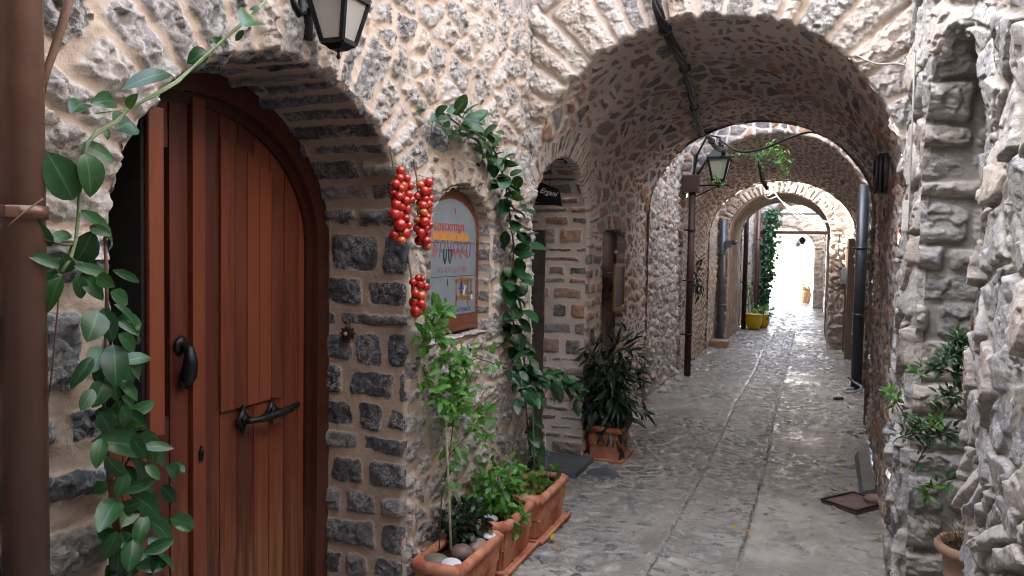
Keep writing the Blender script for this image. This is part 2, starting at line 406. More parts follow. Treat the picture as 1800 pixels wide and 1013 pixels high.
GREY = [(0, (.10, .10, .115)), (.3, (.17, .165, .17)), (.55, (.25, .24, .235)), (.8, (.33, .30, .28)), (1, (.28, .20, .15))]
M = {}
M['front'] = stone_mat('pale_rubble', GREY, (.60, .475, .385), vein=.8, veincol=(.70, .67, .64), crust=.6, crustcol=(.60, .54, .49))
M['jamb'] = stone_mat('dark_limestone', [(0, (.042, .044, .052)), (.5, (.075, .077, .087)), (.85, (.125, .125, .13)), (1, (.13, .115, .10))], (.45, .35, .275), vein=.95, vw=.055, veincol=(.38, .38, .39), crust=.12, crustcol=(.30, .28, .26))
M['vault'] = stone_mat('vault_rubble', [(0, (.075, .072, .08)), (.3, (.19, .178, .175)), (.58, (.28, .23, .20)), (.84, (.34, .20, .13)), (1, (.32, .15, .10))], (.62, .53, .475), vein=.2, crust=.25, crustcol=(.48, .40, .35))
M['archface'] = stone_mat('pale_voussoir', [(0, (.20, .20, .21)), (.4, (.31, .295, .285)), (.8, (.42, .36, .30)), (1, (.36, .25, .18))], (.62, .51, .425), vein=.6, crust=.6, crustcol=(.66, .61, .56))
M['whitevous'] = stone_mat('white_voussoir', [(0, (.50, .47, .44)), (.85, (.60, .56, .52)), (1, (.50, .36, .24))], (.20, .15, .12), vein=.2, crust=.2)
M['right'] = stone_mat('grey_white_rubble', [(0, (.14, .14, .15)), (.35, (.25, .25, .26)), (.65, (.36, .34, .32)), (.85, (.34, .28, .225)), (1, (.22, .19, .17))], (.34, .315, .285), vein=.7, vw=.05, crust=.45, crustcol=(.58, .575, .57))
M['niche'] = stone_mat('brown_grey_course', [(0, (.20, .195, .19)), (.5, (.31, .30, .285)), (1, (.36, .30, .235))], (.33, .315, .29), vein=.5, crust=.45, crustcol=(.42, .415, .41))
M['gap'] = stone_mat('lit_rubble', [(0, (.16, .155, .16)), (.5, (.32, .30, .285)), (.8, (.40, .35, .30)), (1, (.32, .21, .15))], (.50, .41, .34), vein=.4, crust=.5, crustcol=(.58, .54, .50))
M['plaster'] = stone_mat('tan_plaster', [(0, (.33, .25, .19)), (1, (.40, .31, .24))], (.42, .32, .245), vein=.05, crust=.2)
M['ground'] = stone_mat('wet_cobble', [(0, (.075, .075, .08)), (.5, (.15, .145, .14)), (.85, (.22, .20, .175)), (1, (.25, .195, .145))], (.40, .375, .34), vein=.12, veincol=(.3, .3, .3), crust=.45, crustcol=(.5, .475, .44), wet=(.09, .38), mort2=(.20, .185, .165))
M['door'] = wood_mat('varnished_red_wood', (.070, .0175, .0105), (.172, .044, .0195), worn=(.27, .13, .065))
M['frame'] = wood_mat('dark_red_wood', (.040, .011, .007), (.070, .018, .010), worn=(.14, .06, .035))
M['darkwood'] = wood_mat('dark_brown_wood', (.035, .014, .009), (.07, .028, .016))
M['signwood'] = wood_mat('brown_board', (.13, .045, .025), (.20, .075, .042), axis=1)
M['black'] = plain('black_iron', (.018, .018, .02), .42, .6, .3, 60, .2)
M['inside'] = plain('dark_interior_and_shade', (.012, .01, .009), .9, bmp=0)
M['copper'] = plain('brown_metal', (.13, .066, .046), .34, .35, .3, 14, .08, col2=(.17, .092, .064))
M['rust'] = plain('rusty_pipe', (.06, .028, .02), .6, .3, .35, 20, .15)
M['steel'] = plain('grey_pipe', (.17, .19, .22), .4, .5, .25, 18, .05)
M['darkpipe'] = plain('dark_grey_pipe', (.035, .04, .05), .4, .2, .25, 18, .05)
M['white'] = plain('white_paint', (.75, .73, .70), .5, bmp=.02)
M['whitecable'] = plain('white_cable', (.5, .48, .46), .5, bmp=0)
M['cable'] = plain('black_cable', (.014, .013, .014), .55, bmp=.1)
M['terra'] = plain('terracotta', (.34, .092, .045), .8, 0, .25, 17, .3, .25, col2=(.56, .27, .17))
M['oldterra'] = plain('weathered_terracotta', (.34, .20, .12), .8, 0, .25, 18, .25, .3, col2=(.42, .30, .22))
M['soil'] = plain('potting_soil', (.035, .024, .017), .95, bmp=.8, scale=90)
M['tomato'] = plain('tomato_skin', (.40, .012, .011), .22, 0, .2, 10, 0, .6, col2=(.48, .03, .018), coat=.4)
M['tomato2'] = plain('orange_tomato_skin', (.60, .12, .03), .25, 0, .2, 10, 0, .6, coat=.4)
M['panel'] = plain('grey_blue_paint', (.185, .215, .245), .6, 0, .15, 9, .05, col2=(.225, .25, .275))
M['red'] = plain('red_paint', (.50, .07, .05), .6, bmp=0); M['orange'] = plain('orange_paint', (.62, .27, .07), .6, bmp=0)
M['violet'] = plain('faded_violet_paint', (.17, .10, .15), .6, bmp=0); M['blue'] = plain('blue_paint', (.08, .12, .32), .6, bmp=0)
M['fadedred'] = plain('faded_red_paint', (.33, .20, .23), .6, bmp=0); M['greenp'] = plain('green_paint', (.03, .08, .06), .6, bmp=0)
M['chalk'] = plain('chalk', (.6, .6, .6), .9, bmp=0); M['loom'] = plain('ochre_paint', (.30, .15, .06), .6, bmp=0)
M['yellow'] = plain('yellow_glaze', (.72, .50, .015), .3, 0, .1, 12, 0)
M['brownstone'] = plain('brown_stone', (.085, .070, .06), .85, 0, .4, 18, .5, .3)
M['slate'] = plain('slate', (.12, .13, .14), .55, 0, .35, 15, .3)
M['manhole'] = plain('purple_iron', (.13, .08, .085), .45, .3, .35, 40, .4, col2=(.20, .13, .13))
M['twig'] = plain('bark', (.16, .085, .045), .8, 0, .35, 60, .3); M['cane'] = plain('pale_cane', (.42, .38, .30), .7, 0, .2, 40, .1)
M['vinestem'] = plain('green_stem', (.20, .26, .12), .6, 0, .2, 40, .1)
M['leafbig'] = leaf_mat('glossy_leaf', (.010, .048, .020), (.026, .095, .028), .28, .12)
M['leaflime'] = leaf_mat('light_leaf', (.035, .14, .02), (.11, .28, .05), .4, .32)
M['leafdark'] = leaf_mat('dark_leaf', (.005, .016, .009), (.012, .036, .016), .4, .08)
M['leafoliv'] = leaf_mat('olive_leaf', (.02, .06, .035), (.06, .15, .06), .3, .2)
M['leafred'] = leaf_mat('reddish_leaf', (.16, .07, .03), (.20, .22, .05), .4, .25)
M['deadleaf'] = leaf_mat('fallen_leaf', (.30, .18, .04), (.42, .30, .03), .5, .15)
M['dry'] = plain('dry_twigs', (.16, .12, .09), .9, bmp=0)
def glass_mat(name, col, alpha):
    m, t, b = new_mat(name); b.inputs['Base Color'].default_value = col+(1,); b.inputs['Roughness'].default_value = .35
    b.inputs['Transmission Weight'].default_value = alpha; b.inputs['IOR'].default_value = 1.3; return m
M['glass'] = glass_mat('frosted_glass', (.78, .75, .70), .55)
M['glass2'] = glass_mat('dusty_green_glass', (.55, .60, .45), .5)
def pebble_mat(n, a, b): return plain(n, a, .5, 0, .2, 12, .05, .4, col2=b)
M['olivepebble'] = pebble_mat('olive_pebble', (.14, .13, .085), (.18, .16, .12)); M['whitepebble'] = pebble_mat('white_pebble', (.62, .62, .64), (.7, .7, .7))
M['redpebble'] = pebble_mat('brown_pebble', (.20, .10, .075), (.09, .09, .10)); M['greypebble'] = pebble_mat('grey_pebble', (.36, .38, .40), (.28, .29, .3))
M['tanpebble'] = pebble_mat('tan_pebble', (.24, .15, .11), (.28, .20, .16))
# ------------------------------------------------------------------ the street
XL, XR = -1.62, .55
Y1, Y2 = 4.40, 8.0
def cobbles(cu, cv, seed, w=.5):
    return lambda u, v: rubble(u, v, cu, cv, seed, w)
def lay_street(u, v):      # u = x, v = y
    a = rubble(u, v, .135, .11, 301, .6)
    b = rubble(u, v, .125, .052, 331, .5)
    b = (b[0]+.004, b[1], b[2])
    xc = -.505+.012*np.sin(v*1.3); strip = np.abs(u-xc) < .205
    r = pick(a, b, strip); d = np.abs(np.abs(u-xc)-.205)
    cement = (fbm(u*1.6, v*1.0, 360, 3)+.12)*np.where(strip, .15, 1.0)
    ln = d < .007; D = np.where(ln, .05, r[0]-np.maximum(cement, 0)*.11); Rr = np.where(ln[..., None], .12, r[1]); return D, Rr, r[2]
def street_extra(u, v):
    xc = -.505+.012*np.sin(v*1.3); d = np.abs(u-xc)
    return -.018*np.clip(1-(d/.2)**2, 0, 1)-.020*np.exp(-((d-.205)/.007)**2)+.02*np.exp(-((u-XL)/.12)**2)+fbm(u*.9, v*.9, 371, 2)*.03+np.where(d < .195, fbm(u/.09, v/.032, 372, 2)*.034, 0)
def planeZ(z0):
    def s(u, v):
        N = np.zeros(u.shape+(3,)); N[..., 2] = 1; return np.stack([u, v, np.full(u.shape, z0)], -1), N
    return s
GP = dict(mort=.006, rise=.016, hs=.014, tilt=.20, chip=.005, cs=.03, rough=.004, mn=.004, low=.008, seed=300)
gp = [relief('g', grid(-1.75, .75, .0085), grid(2.5, 8.2, .0085), planeZ(0), lay_street, GP, None, None, extra=street_extra),
      relief('g', grid(-1.75, .85, .014), grid(8.2, 17.0, .014), planeZ(0), lay_street, GP, None, None, extra=street_extra),
      relief('g', grid(-1.75, .9, .05), grid(17.0, 27.5, .03), planeZ(0), lay_street, GP, None, None, extra=street_extra),
      relief('g', grid(-1.75, .75, .03), grid(-8, 2.5, .04), planeZ(0), lay_street, GP, None, None, extra=street_extra)]
tag(stone_obj('street', gp, M['ground'], None), kind='structure')
g = MB(); g.add([(-300, -300, -.06), (300, -300, -.06), (300, 300, -.06), (-300, 300, -.06)], [(0, 1, 2, 3)])
M['earth'] = plain('pale_paving', (.36, .33, .29), .8, 0, .2, 6, .2)
tag(g.build('ground', M['earth'], None, origin=(0, 0, -.06)), kind='structure')
# ------------------------------------------------------------------ left house with the arched door
DC, DA, DZ, DB = 2.175, .755, 1.60, .62           # door opening: centre y, half width, spring, rise
NC, NA, NZ, NB = 3.46, .345, 1.68, .23            # board niche
door_hole = arch_hole(DC, DA, DZ, DB); nich_hole = arch_hole(NC, NA, NZ, NB, 1.17)
house = thing('stone_house', 'old rubble stone house whose front holds the big arched red wooden door', 'house', (XL, DC, 0))
def lay_front(u, v):
    a = rubble(u, v, .20, .145, 11, .55)
    c = coursed(u, v, (.11, .22), (.15, .34), 5)
    c = (c[0]-.006, c[1], c[2])
    a = pick(a, c, (u < 1.42) & (v < 1.62))
    q = coursed(u, v, (.09, .2), (.10, .2), 8); a = pick(a, q, (u > 2.93) & (u < 3.03+.03*np.sin(v*23)) & (v < 1.6))
    r_, ok = ring(u, v, DC, DZ, DA, DB, .30, .092, 3); a = pick(a, r_, ok)
    r_, ok = ring(u, v, NC, NZ, NA, NB, .17, .050, 4); a = pick(a, r_, ok)
    return a
FP = dict(mort=.006, rise=.020, hs=.022, tilt=.20, chip=.020, cs=.034, rough=.016, mn=.010, low=.022, ragged=1.4, seed=20)
hole2 = lambda u, v: np.minimum(door_hole(u, v), nich_hole(u, v))
HK = dict(hole=hole2, rag=.022, rollw=.012, roll=.022)
wl = [relief('w', grid(1.45, 4.46, .0062), grid(0, 2.95, .0062), planeX(XL, 1), lay_front, FP, house, None, **HK),
      relief('w', grid(.75, 1.45, .0062), grid(1.56, 2.95, .0062), planeX(XL, 1), lay_front, FP, house, None, **HK),
      relief('w', grid(.75, 4.46, .03), grid(2.95, 5.0, .03), planeX(XL, 1), lay_front, FP, house, None),
      relief('w', grid(-6, .75, .04), grid(0, 5.0, .04), planeX(XL, 1), lay_front, FP, house, None)]
wl.append(relief('w', grid(-3, 4, .05), grid(0, 4.8, .05), planeY(-4.2, 1), lay_front, FP, house, None))  # unseen wall across the alley behind the camera, added to block low sky
stone_obj('wall', wl, M['front'], house)
qp = relief('q', grid(.75, 1.45, .0062), grid(0, 1.565, .0062), planeX(XL, 1), lambda u, v: coursed(u, v, (.13, .24), (.16, .36), 5, .016), dict(FP, mort=.016, hs=.02, chip=.016, rough=.010, ragged=1.0), house, None, **HK)
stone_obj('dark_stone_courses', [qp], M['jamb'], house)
dpath, dlen = arch_path(DC, DA, DZ, DB, 0)
def lay_jamb(u, v):      # u depth (m), v along the profile
    c = coursed(u, v, (.07, .20), (.11, .42), 17, .016)
    top = coursed(u, v, (.08, .115), (.5, .9), 19, .010)
    return pick(c, top, (v > 1.72) & (v < dlen-1.72))
JP = dict(mort=.009, rise=.012, hs=.016, tilt=.12, chip=.010, cs=.045, rough=.006, mn=.003, low=.006, seed=40)
DEP = .47
jb = relief('j', grid(0, DEP, .0062), grid(0, dlen, .0062), lambda u, v: sweepX(dpath, XL-.005, XL-DEP)(u/DEP, v), lay_jamb, JP, house, None,
            extra=lambda u, v: -.02*np.exp(-(u/.012)**2)*1.0)
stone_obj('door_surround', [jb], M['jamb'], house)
npath, nlen = arch_path(NC, NA, NZ, NB, 1.17)
nb_ = relief('n', grid(0, .12, .006), grid(0, nlen, .006), lambda u, v: sweepX(npath, XL+.004, XL-.116)(u/.12, v), lambda u, v: coursed(u, v, (.05, .09), (.3, .5), 23, .006), dict(JP, hs=.012, mort=.006, seed=44), house, None)
sill = relief('n', grid(0, .14, .01), grid(NC-NA-.01, NC+NA+.01, .01), lambda u, v: (np.stack([XL+.015-u, v, np.full(u.shape, 1.165)], -1), np.broadcast_to(np.array([0, 0, 1.]), u.shape+(3,))), lambda u, v: rubble(u, v, .2, .2, 24), dict(JP, hs=.004, chip=.003, seed=45), house, None)
back = relief('n', grid(NC-NA-.03, NC+NA+.03, .02), grid(1.1, 2.0, .02), planeX(XL-.11, 1), lambda u, v: rubble(u, v, .15, .12, 25), dict(JP, hs=.004, seed=46), house, None)
stone_obj('board_niche', [nb_, sill, back], M['front'], house)
b = MB(); b.box((-6.0, -6, -.02), (-5.8, 8.0, 4.96)); b.box((-5.8, -6, 4.8), (XL-.06, 8.0, 4.95)); b.box((-5.8, 7.85, 0), (XL-.06, 8.0, 4.8)); b.box((-5.8, -6, 0), (XL-.06, -5.8, 4.8)); b.build('house_body', M['inside'], house)
b = MB(); b.box((XL-.02, -4.2, 3.05), (XR+.1, -.6, 7.0)); b.build('sky_blocker', M['plaster'], house)  # unseen block over the alley, added to cut sky light into the vault
# ------------------------------------------------------------------ first vaulted passage
VC, VA, VZ, VB = -.60, 1.02, 2.02, .90
pas = thing('vaulted_passage', 'nearest vaulted stone passage with brown and orange rubble ceiling and pale front arch', 'archway', (VC, Y1, 0))
vhole = arch_hole(VC, VA-.018, VZ, VB-.018)
def lay_aface(u, v):
    a = rubble(u, v, .16, .12, 61, .4); r_, ok = ring(u, v, VC, VZ, VA, VB, .44, .13, 9, VZ-.25); return pick(a, r_, ok)
AP = dict(mort=.006, rise=.018, hs=.032, tilt=.28, chip=.020, cs=.04, rough=.014, mn=.006, low=.015, seed=62)
af = [relief('a', grid(XL-.02, .56, .0062), grid(0, 3.35, .0062), planeY(Y1, -1), lay_aface, AP, pas, None, hole=vhole, rag=.035, rollw=.010, roll=.02, flip=True),
      relief('a', grid(XL-.02, .56, .03), grid(3.35, 5.0, .03), planeY(Y1, -1), lay_aface, AP, pas, None)]
stone_obj('rear_face', [relief('a', grid(XL-.02, .72, .04), grid(0, 4.1, .04), planeY(Y2, 1), lay_aface, AP, pas, None, hole=arch_hole(-.55, 1.04, VZ, VB-.03))], M['archface'], pas)
stone_obj('arch_face', af, M['archface'], pas)
vpath, vlen = arch_path(VC, VA, VZ, VB, 0)
def vault_surf(u, v):     # the passage widens and sags a little towards its far end
    P, N = sweepY(vpath)(u, v); k = np.clip((u-Y1)/(Y2-Y1), 0, 1); P[..., 0] = XL+(P[..., 0]-XL)*(1+.062*k); return P, N
REC = (5.08, .62, 1.72, .50); D2 = (6.55, .40, 1.74, .05)
rec_hole = arch_hole(*REC); d2_hole = arch_hole(*D2)
def vault_hole(u, v):    # u = y, v = arc length from left foot
    far = v > vlen*.5
    s = np.minimum(rec_hole(u, v), d2_hole(u, v)); return np.where(far, 1.0, s)
def lay_vault(u, v):
    a = rubble(u, v, .27, .125, 71, .7); a = pick(a, rubble(u, v, .15, .075, 76, .7), fbm(u*2.5, v*2.5, 77, 2) > .0)
    c = coursed(u, v, (.06, .14), (.10, .26), 72); a = pick(a, c, (v < 1.7) & (u > 5.7) & (u < 6.25))
    r_, ok = ring(u, v, REC[0], REC[2], REC[1], REC[3], .24, .042, 73); a = pick(a, r_, ok & (v < vlen*.5))
    return a
VP_ = dict(mort=.013, rise=.014, hs=.018, tilt=.16, chip=.009, cs=.04, rough=.005, mn=.006, low=.03, ragged=1.5, seed=75)
vt = relief('v', grid(Y1-.0, Y2+.02, .0095), grid(0, vlen, .0095), vault_surf, lay_vault, VP_, pas, None, hole=vault_hole)
stone_obj('vault', [vt], M['vault'], pas)
rpath, rlen = arch_path(*REC, 0)
def lay_rec(u, v): return coursed(u, v, (.06, .15), (.14, .34), 81, .012)
rc = relief('r', grid(0, .5, .008), grid(0, rlen, .008), lambda u, v: sweepX(rpath, XL+.0, XL-.5)(u/.5, v), lay_rec, dict(JP, hs=.018, mort=.012, seed=82), pas, None)
b = MB(); b.box((-2.7, 4.3, 0), (XL-.47, 6.0, 2.5)); b.build('dark_doorway', M['inside'], pas)
d2p, d2l = arch_path(*D2, 0)
r2 = relief('r', grid(0, .14, .01), grid(0, d2l, .012), lambda u, v: sweepX(d2p, XL+.01, XL-.13)(u/.14, v), lay_rec, dict(JP, hs=.01, seed=85), pas, None)
stone_obj('doorway_recess', [rc, r2], M['vault'], pas)
b = MB(); b.box((-2.085, 5.655, 0), (-1.945, 5.74, 1.76), .006); b.build('door_post', M['brownstone'], pas)
# roof of the rooms over the passage (keeps the sky out)
b = MB(); b.box((-3.2, Y1+.15, 3.3), (.42, Y2-.15, 4.05)); b.build('upper_storey', M['plaster'], pas)
# ------------------------------------------------------------------ right wall with the arched niche
rw = thing('rubble_wall', 'rough grey white stone wall close on the right with a tall arched niche', 'wall', (XR, 3.0, 0))
NI = (3.56, .285, 1.98, .55)
nh = arch_hole(NI[0], NI[1]-.015, NI[2], NI[3]-.02)
def xr(u, v): return XR-.12*sstep(3.3, 3.9, u)+.03*np.exp(-((u-3.2)/.16)**2)
def lay_right(u, v):
    a = rubble(u, v, .30, .22, 91, .6); r_, ok = ring(u, v, *NI, .26, .07, 92); return pick(a, r_, ok)
RP = dict(mort=.008, rise=.012, hs=.026, tilt=.30, chip=.016, cs=.11, rough=.006, dome=.1, mn=.010, low=.03, seed=95)
wr = [relief('w', grid(1.9, 4.44, .0062), grid(0, 3.1, .0062), planeX(xr, -1), lay_right, RP, rw, None, hole=nh),
      relief('w', grid(1.9, 4.44, .03), grid(3.1, 4.4, .03), planeX(xr, -1), lay_right, RP, rw, None),
      relief('w', grid(-6, 1.9, .04), grid(0, 4.4, .04), planeX(xr, -1), lay_right, RP, rw, None)]
stone_obj('wall', wr, M['right'], rw)
nip, nil = arch_path(*NI, 0)
def lay_ni(u, v): return coursed(u, v, (.07, .20), (.24, .55), 97, .018)
NP_ = dict(mort=.001, rise=.018, hs=.034, tilt=.20, chip=.018, cs=.05, rough=.012, mn=.008, low=.01, seed=98)
ni = relief('n', grid(0, .5, .0062), grid(0, nil, .0062), lambda u, v: sweepX(nip, lambda P: xr(P, 0)-.0, 1.05)(u/.5, v), lay_ni, NP_, rw, None)
nk = relief('n', grid(3.2, 3.95, .02), grid(0, 2.75, .02), planeX(.98, -1), lay_right, dict(RP, hs=.02), rw, None)
stone_obj('niche', [ni, nk], M['niche'], rw)
b = MB(); b.box((2.2, -6, -.02), (2.4, 4.5, 4.36)); b.box((XR+.08, -6, 4.2), (2.2, 4.5, 4.35)); b.box((.7, 4.3, 0), (2.2, 4.42, 4.2)); b.build('wall_body', M['inside'], rw)
# ------------------------------------------------------------------ walls of the open gap behind the first passage
def simple_wall(name, label, pl, U, V, mat, layf, par, origin, hole=None, cat='wall', extra=()):
    o = stone_obj(name, [relief('w', U, V, pl, layf, par, None, None, hole=hole)]+list(extra), mat, None, origin)
    return tag(o, label, cat, kind='thing')
GW = dict(mort=.006, rise=.02, hs=.035, tilt=.35, chip=.02, cs=.05, rough=.01, mn=.01, low=.03, seed=110)
lay_gap = lambda u, v: rubble(u, v, .13, .11, 111, .5)
simple_wall('rubble_wall', 'sunless left rubble wall lit from above between the two vaulted passages', planeX(-1.64, 1), grid(7.95, 10.25, .011), grid(0, 3.2, .011), M['gap'], lay_gap, GW, (-1.64, 9, 0),
            extra=[relief('w', grid(7.95, 10.25, .05), grid(3.2, 5.2, .05), planeX(-1.64, 1), lay_gap, GW, None, None)])
simple_wall('rubble_wall', 'narrow strip of right rubble wall behind the dark grey pipe', planeX(.66, -1), grid(7.95, 10.25, .013), grid(0, 3.2, .013), M['gap'], lay_gap, dict(GW, seed=112), (.66, 9, 0),
            extra=[relief('w', grid(7.95, 10.25, .05), grid(3.2, 3.6, .05), planeX(.66, -1), lay_gap, GW, None, None)])
# ------------------------------------------------------------------ second vaulted passage
def passage(name, label, y0, y1, c, a, zs, b_, mat, fmat, cell, step, rlen_, rw_, seed, xl, xr_, ztop=4.6, vpar=VP_, taper=0., step2=None, ringmat=None):
    t = thing(name, label, 'archway', (c, y0, 0))
    ho = arch_hole(c, a-.03, zs, b_-.03)
    def lf(u, v):
        q = rubble(u, v, .15, .12, seed, .4); r_, ok = ring(u, v, c, zs, a, b_, rlen_, rw_, seed+1, zs); return pick(q, r_, ok & (rlen_ > .01))
    pc = [relief('f', grid(xl, xr_, step), grid(0, 3.5, step), planeY(y0, -1), lf, dict(AP, seed=seed+2, hs=.025, chip=.012), t, None, hole=ho, flip=True),
          relief('f', grid(xl, xr_, .06), grid(3.5, ztop, .06), planeY(y0, -1), lf, AP, t, None)]
    stone_obj('rear_face', [relief('f', grid(xl, xr_, .04), grid(0, ztop, .04), planeY(y1, 1), lf, AP, t, None, hole=arch_hole(c, a-.03, zs*(1-taper), b_*(1-taper)-.03))], fmat, t)
    stone_obj('arch_face', pc, fmat, t)
    pth, ln = arch_path(c, a, zs, b_, 0)
    def tsurf(u, v):
        P, N = sweepY(pth)(u, v); P[..., 2] *= 1-taper*np.clip((u-y0)/(y1-y0), 0, 1); return P, N
    stone_obj('vault', [relief('v', grid(y0, y1, step2 or step), grid(0, ln, step2 or step), tsurf, (lambda u, v: rubble(u, v, cell, cell*.8, seed+5, .5)), dict(vpar, seed=seed+6), t, None)], mat, t)
    if ringmat:
        def rsurf(u, v):
            X = c+(a+v-.02)*np.cos(u); Z = zs+(b_+v-.02)*np.sin(u); N = np.zeros(u.shape+(3,)); N[..., 1] = -1
            return np.stack([X, np.full(u.shape, y0-.012), Z], -1), N
        stone_obj('voussoir_ring', [relief('r', np.linspace(math.pi, 0, 260), grid(0, .175, .012), rsurf, lambda u, v: coursed(u*a, v, (.3, .3), (.06, .12), seed+9, .004), dict(AP, mort=.008, rise=.008, hs=.012, tilt=.1, chip=.006, ragged=.5, low=.0, seed=seed+8), t, None)], ringmat, t)
    q = MB(); q.box((xl+.02, y0+.12, zs+b_+.14), (xr_-.02, y1-.12, ztop-.05)); q.build('upper_storey', M['plaster'], t)
    return t
passage('vaulted_passage', 'second vaulted passage of brown rubble beyond the gap with a lantern at its left', 10.2, 13.0, -.50, 1.12, 2.12, 1.02, M['vault'], M['vault'], .12, .014, .0, .08, 130, -1.75, .75, ztop=5.4, taper=.11)
simple_wall('rubble_wall', 'short left wall beside the grey pipe before the pale arch', planeX(-1.62, 1), grid(12.95, 14.25, .02), grid(0, 3.4, .03), M['gap'], lay_gap, dict(GW, seed=141), (-1.62, 13.8, 0))
rtan = simple_wall('rubble_wall', 'short right tan wall beside the wooden door frame', planeX(.62, -1), grid(12.95, 14.25, .02), grid(0, 3.4, .03), M['gap'], lay_gap, dict(GW, seed=142), (.62, 13.8, 0))
PL = dict(mort=.003, rise=.03, hs=.012, tilt=.06, chip=.004, cs=.06, rough=.003, mn=.006, low=.02, seed=150)
passage('arched_passage', 'plastered tan arch rimmed with white voussoirs in the middle of the alley', 14.2, 16.8, -.575, .855, 1.97, .73, M['plaster'], M['gap'], .22, .016, .0, .085, 151, -1.75, .75, vpar=PL, step2=.03, ztop=3.6, ringmat=M['whitevous'])
# ------------------------------------------------------------------ open stretch, fourth and fifth arches
simple_wall('rubble_wall', 'pale left wall carrying two brown pipes behind the yellow pots', planeX(-1.48, 1), grid(16.75, 21.1, .03), grid(0, 4.8, .035), M['gap'], lay_gap, dict(GW, seed=161), (-1.48, 19, 0))
simple_wall('rubble_wall', 'right grey rubble wall beyond the tan arch beside the white pipe', planeX(.36, -1), grid(16.75, 21.1, .03), grid(0, 3.2, .035), M['gap'], lay_gap, dict(GW, seed=162), (.36, 19, 0))
passage('arched_passage', 'fourth arch with grey underside and a wooden beam across it', 21.0, 23.4, -.42, .80, 2.25, .80, M['plaster'], M['gap'], .2, .03, .3, .14, 171, -1.9, .7, vpar=PL, step2=.05, ztop=3.9)
simple_wall('rubble_wall', 'far left wall before the last arch', planeX(-1.85, 1), grid(23.3, 25.1, .05), grid(0, 4.2, .05), M['gap'], lay_gap, dict(GW, seed=181), (-1.3, 24.2, 0))
simple_wall('rubble_wall', 'far right wall before the last arch', planeX(.32, -1), grid(23.3, 25.1, .05), grid(0, 3.2, .05), M['gap'], lay_gap, dict(GW, seed=182), (.32, 24.2, 0))
passage('arched_passage', 'farthest tan arch opening on the bright square', 25.0, 27.0, -.95, 1.0, 1.80, .72, M['plaster'], M['gap'], .2, .03, .3, .14, 191, -2.6, .8, ztop=3.4, vpar=PL, step2=.05)
farhouse = simple_wall('house', 'far right tan house with dark doors beside the orange pot', planeX(.35, -1), grid(26.95, 36, .06), grid(0, 4, .06), M['plaster'], lambda u, v: rubble(u, v, .3, .2, 201), PL, (.35, 31, 0), cat='house')
simple_wall('house', 'pale house closing the bright far end of the alley', planeY(50, -1), grid(-14, 10, .12), grid(0, 4.5, .12), M['front'], lambda u, v: rubble(u, v, .4, .3, 205), dict(GW, seed=206), (0, 50, 0), cat='house')
# ------------------------------------------------------------------ wooden double door
FX = XL-DEP+.02                                     # front of the leaves
door = sub('door', house, (FX, DC, 0), 'big arched double door of varnished red brown planks')
def arch_z(y, a, b_, zs=DZ, c=DC): return zs+b_*math.sqrt(max(0, 1-((y-c)/a)**2))
def strip_prism(mb, y0, y1, z0, x0, x1, a, b_, zmax=9, rnd=None, n=6):
    ys = np.linspace(y0, y1, n); top = [(y, min(zmax, arch_z(y, a, b_))) for y in ys]
    poly = [(y0, z0), (y1, z0)]+top[::-1]
    mb.prism(poly, lambda p, q: (x1, p, q), (x0-x1, 0, 0), rnd)
fr = MB(); th = np.linspace(math.pi, 0, 40)
def arch_band(mb, a0, b0, a1, b1, x0, x1):
    o = [(DC-a1, 0)]+[(DC+a1*math.cos(t), DZ+b1*math.sin(t)) for t in th]+[(DC+a1, 0)]
    i = [(DC-a0, 0)]+[(DC+a0*math.cos(t), DZ+b0*math.sin(t)) for t in th]+[(DC+a0, 0)]
    n = len(o); vs = [(x1, *p) for p in o]+[(x1, *p) for p in i]+[(x0, *p) for p in o]+[(x0, *p) for p in i]
    fs = []
    for k in range(n-1): fs += [(k, k+1, n+k+1, n+k), (n+k, n+k+1, 3*n+k+1, 3*n+k), (2*n+k, 2*n+k+1, k+1, k)]
    mb.add(vs, fs)
arch_band(fr, DA-.085, DB-.085, DA+.03, DB+.03, FX-.06, FX+.045); arch_band(fr, DA-.125, DB-.125, DA-.08, DB-.08, FX-.06, FX+.015)
fr.build('door_frame', M['frame'], door)
A_, B_ = DA-.10, DB-.10
# right leaf: planks, cover strip, raised panel
rl = MB(); ys = [2.195, 2.29, 2.385, 2.48, 2.575, 2.67, 2.765, DC+A_]
for y0, y1 in zip(ys[:-1], ys[1:]): strip_prism(rl, y0+.002, y1-.002, .02, FX-.05, FX, A_, B_, rnd=(random.random(),)*3)
rl.box((FX-.055, 2.14, .02), (FX-.012, DC+A_-.01, 1.7))
right_leaf = rl.build('door_leaf', M['door'], door); right_leaf['label'] = 'closed right leaf with a framed plank panel and forged pull handle'
cs = MB(); strip_prism(cs, 2.135, 2.195, .02, FX-.05, FX+.022, A_, B_, rnd=(.8, .5, .5)); cs.build('cover_strip', M['door'], door)
pn = MB(); pys = [2.285, 2.36, 2.43, 2.50, 2.575, 2.655]
for y0, y1 in zip(pys[:-1], pys[1:]): strip_prism(pn, y0+.0015, y1-.0015, .97, FX-.02, FX+.012, A_-.10, B_-.11, rnd=(random.random(),)*3)
pn.build('panel', M['door'], door)
def rosette(mb, y, z, x, r):
    pts = []
    for k in range(8): a = math.pi/4*k; q = r if k % 2 == 0 else r*.55; pts.append((y+q*math.cos(a), z+q*math.sin(a)*1.25))
    mb.prism(pts, lambda p, q: (x, p, q), (.008, 0, 0)); mb.ball((x+.012, y, z), (.012, .016, .016), 2)
hb = MB(); rosette(hb, 2.40, .92, FX+.012, .045); rosette(hb, 2.575, .925, FX+.012, .042)
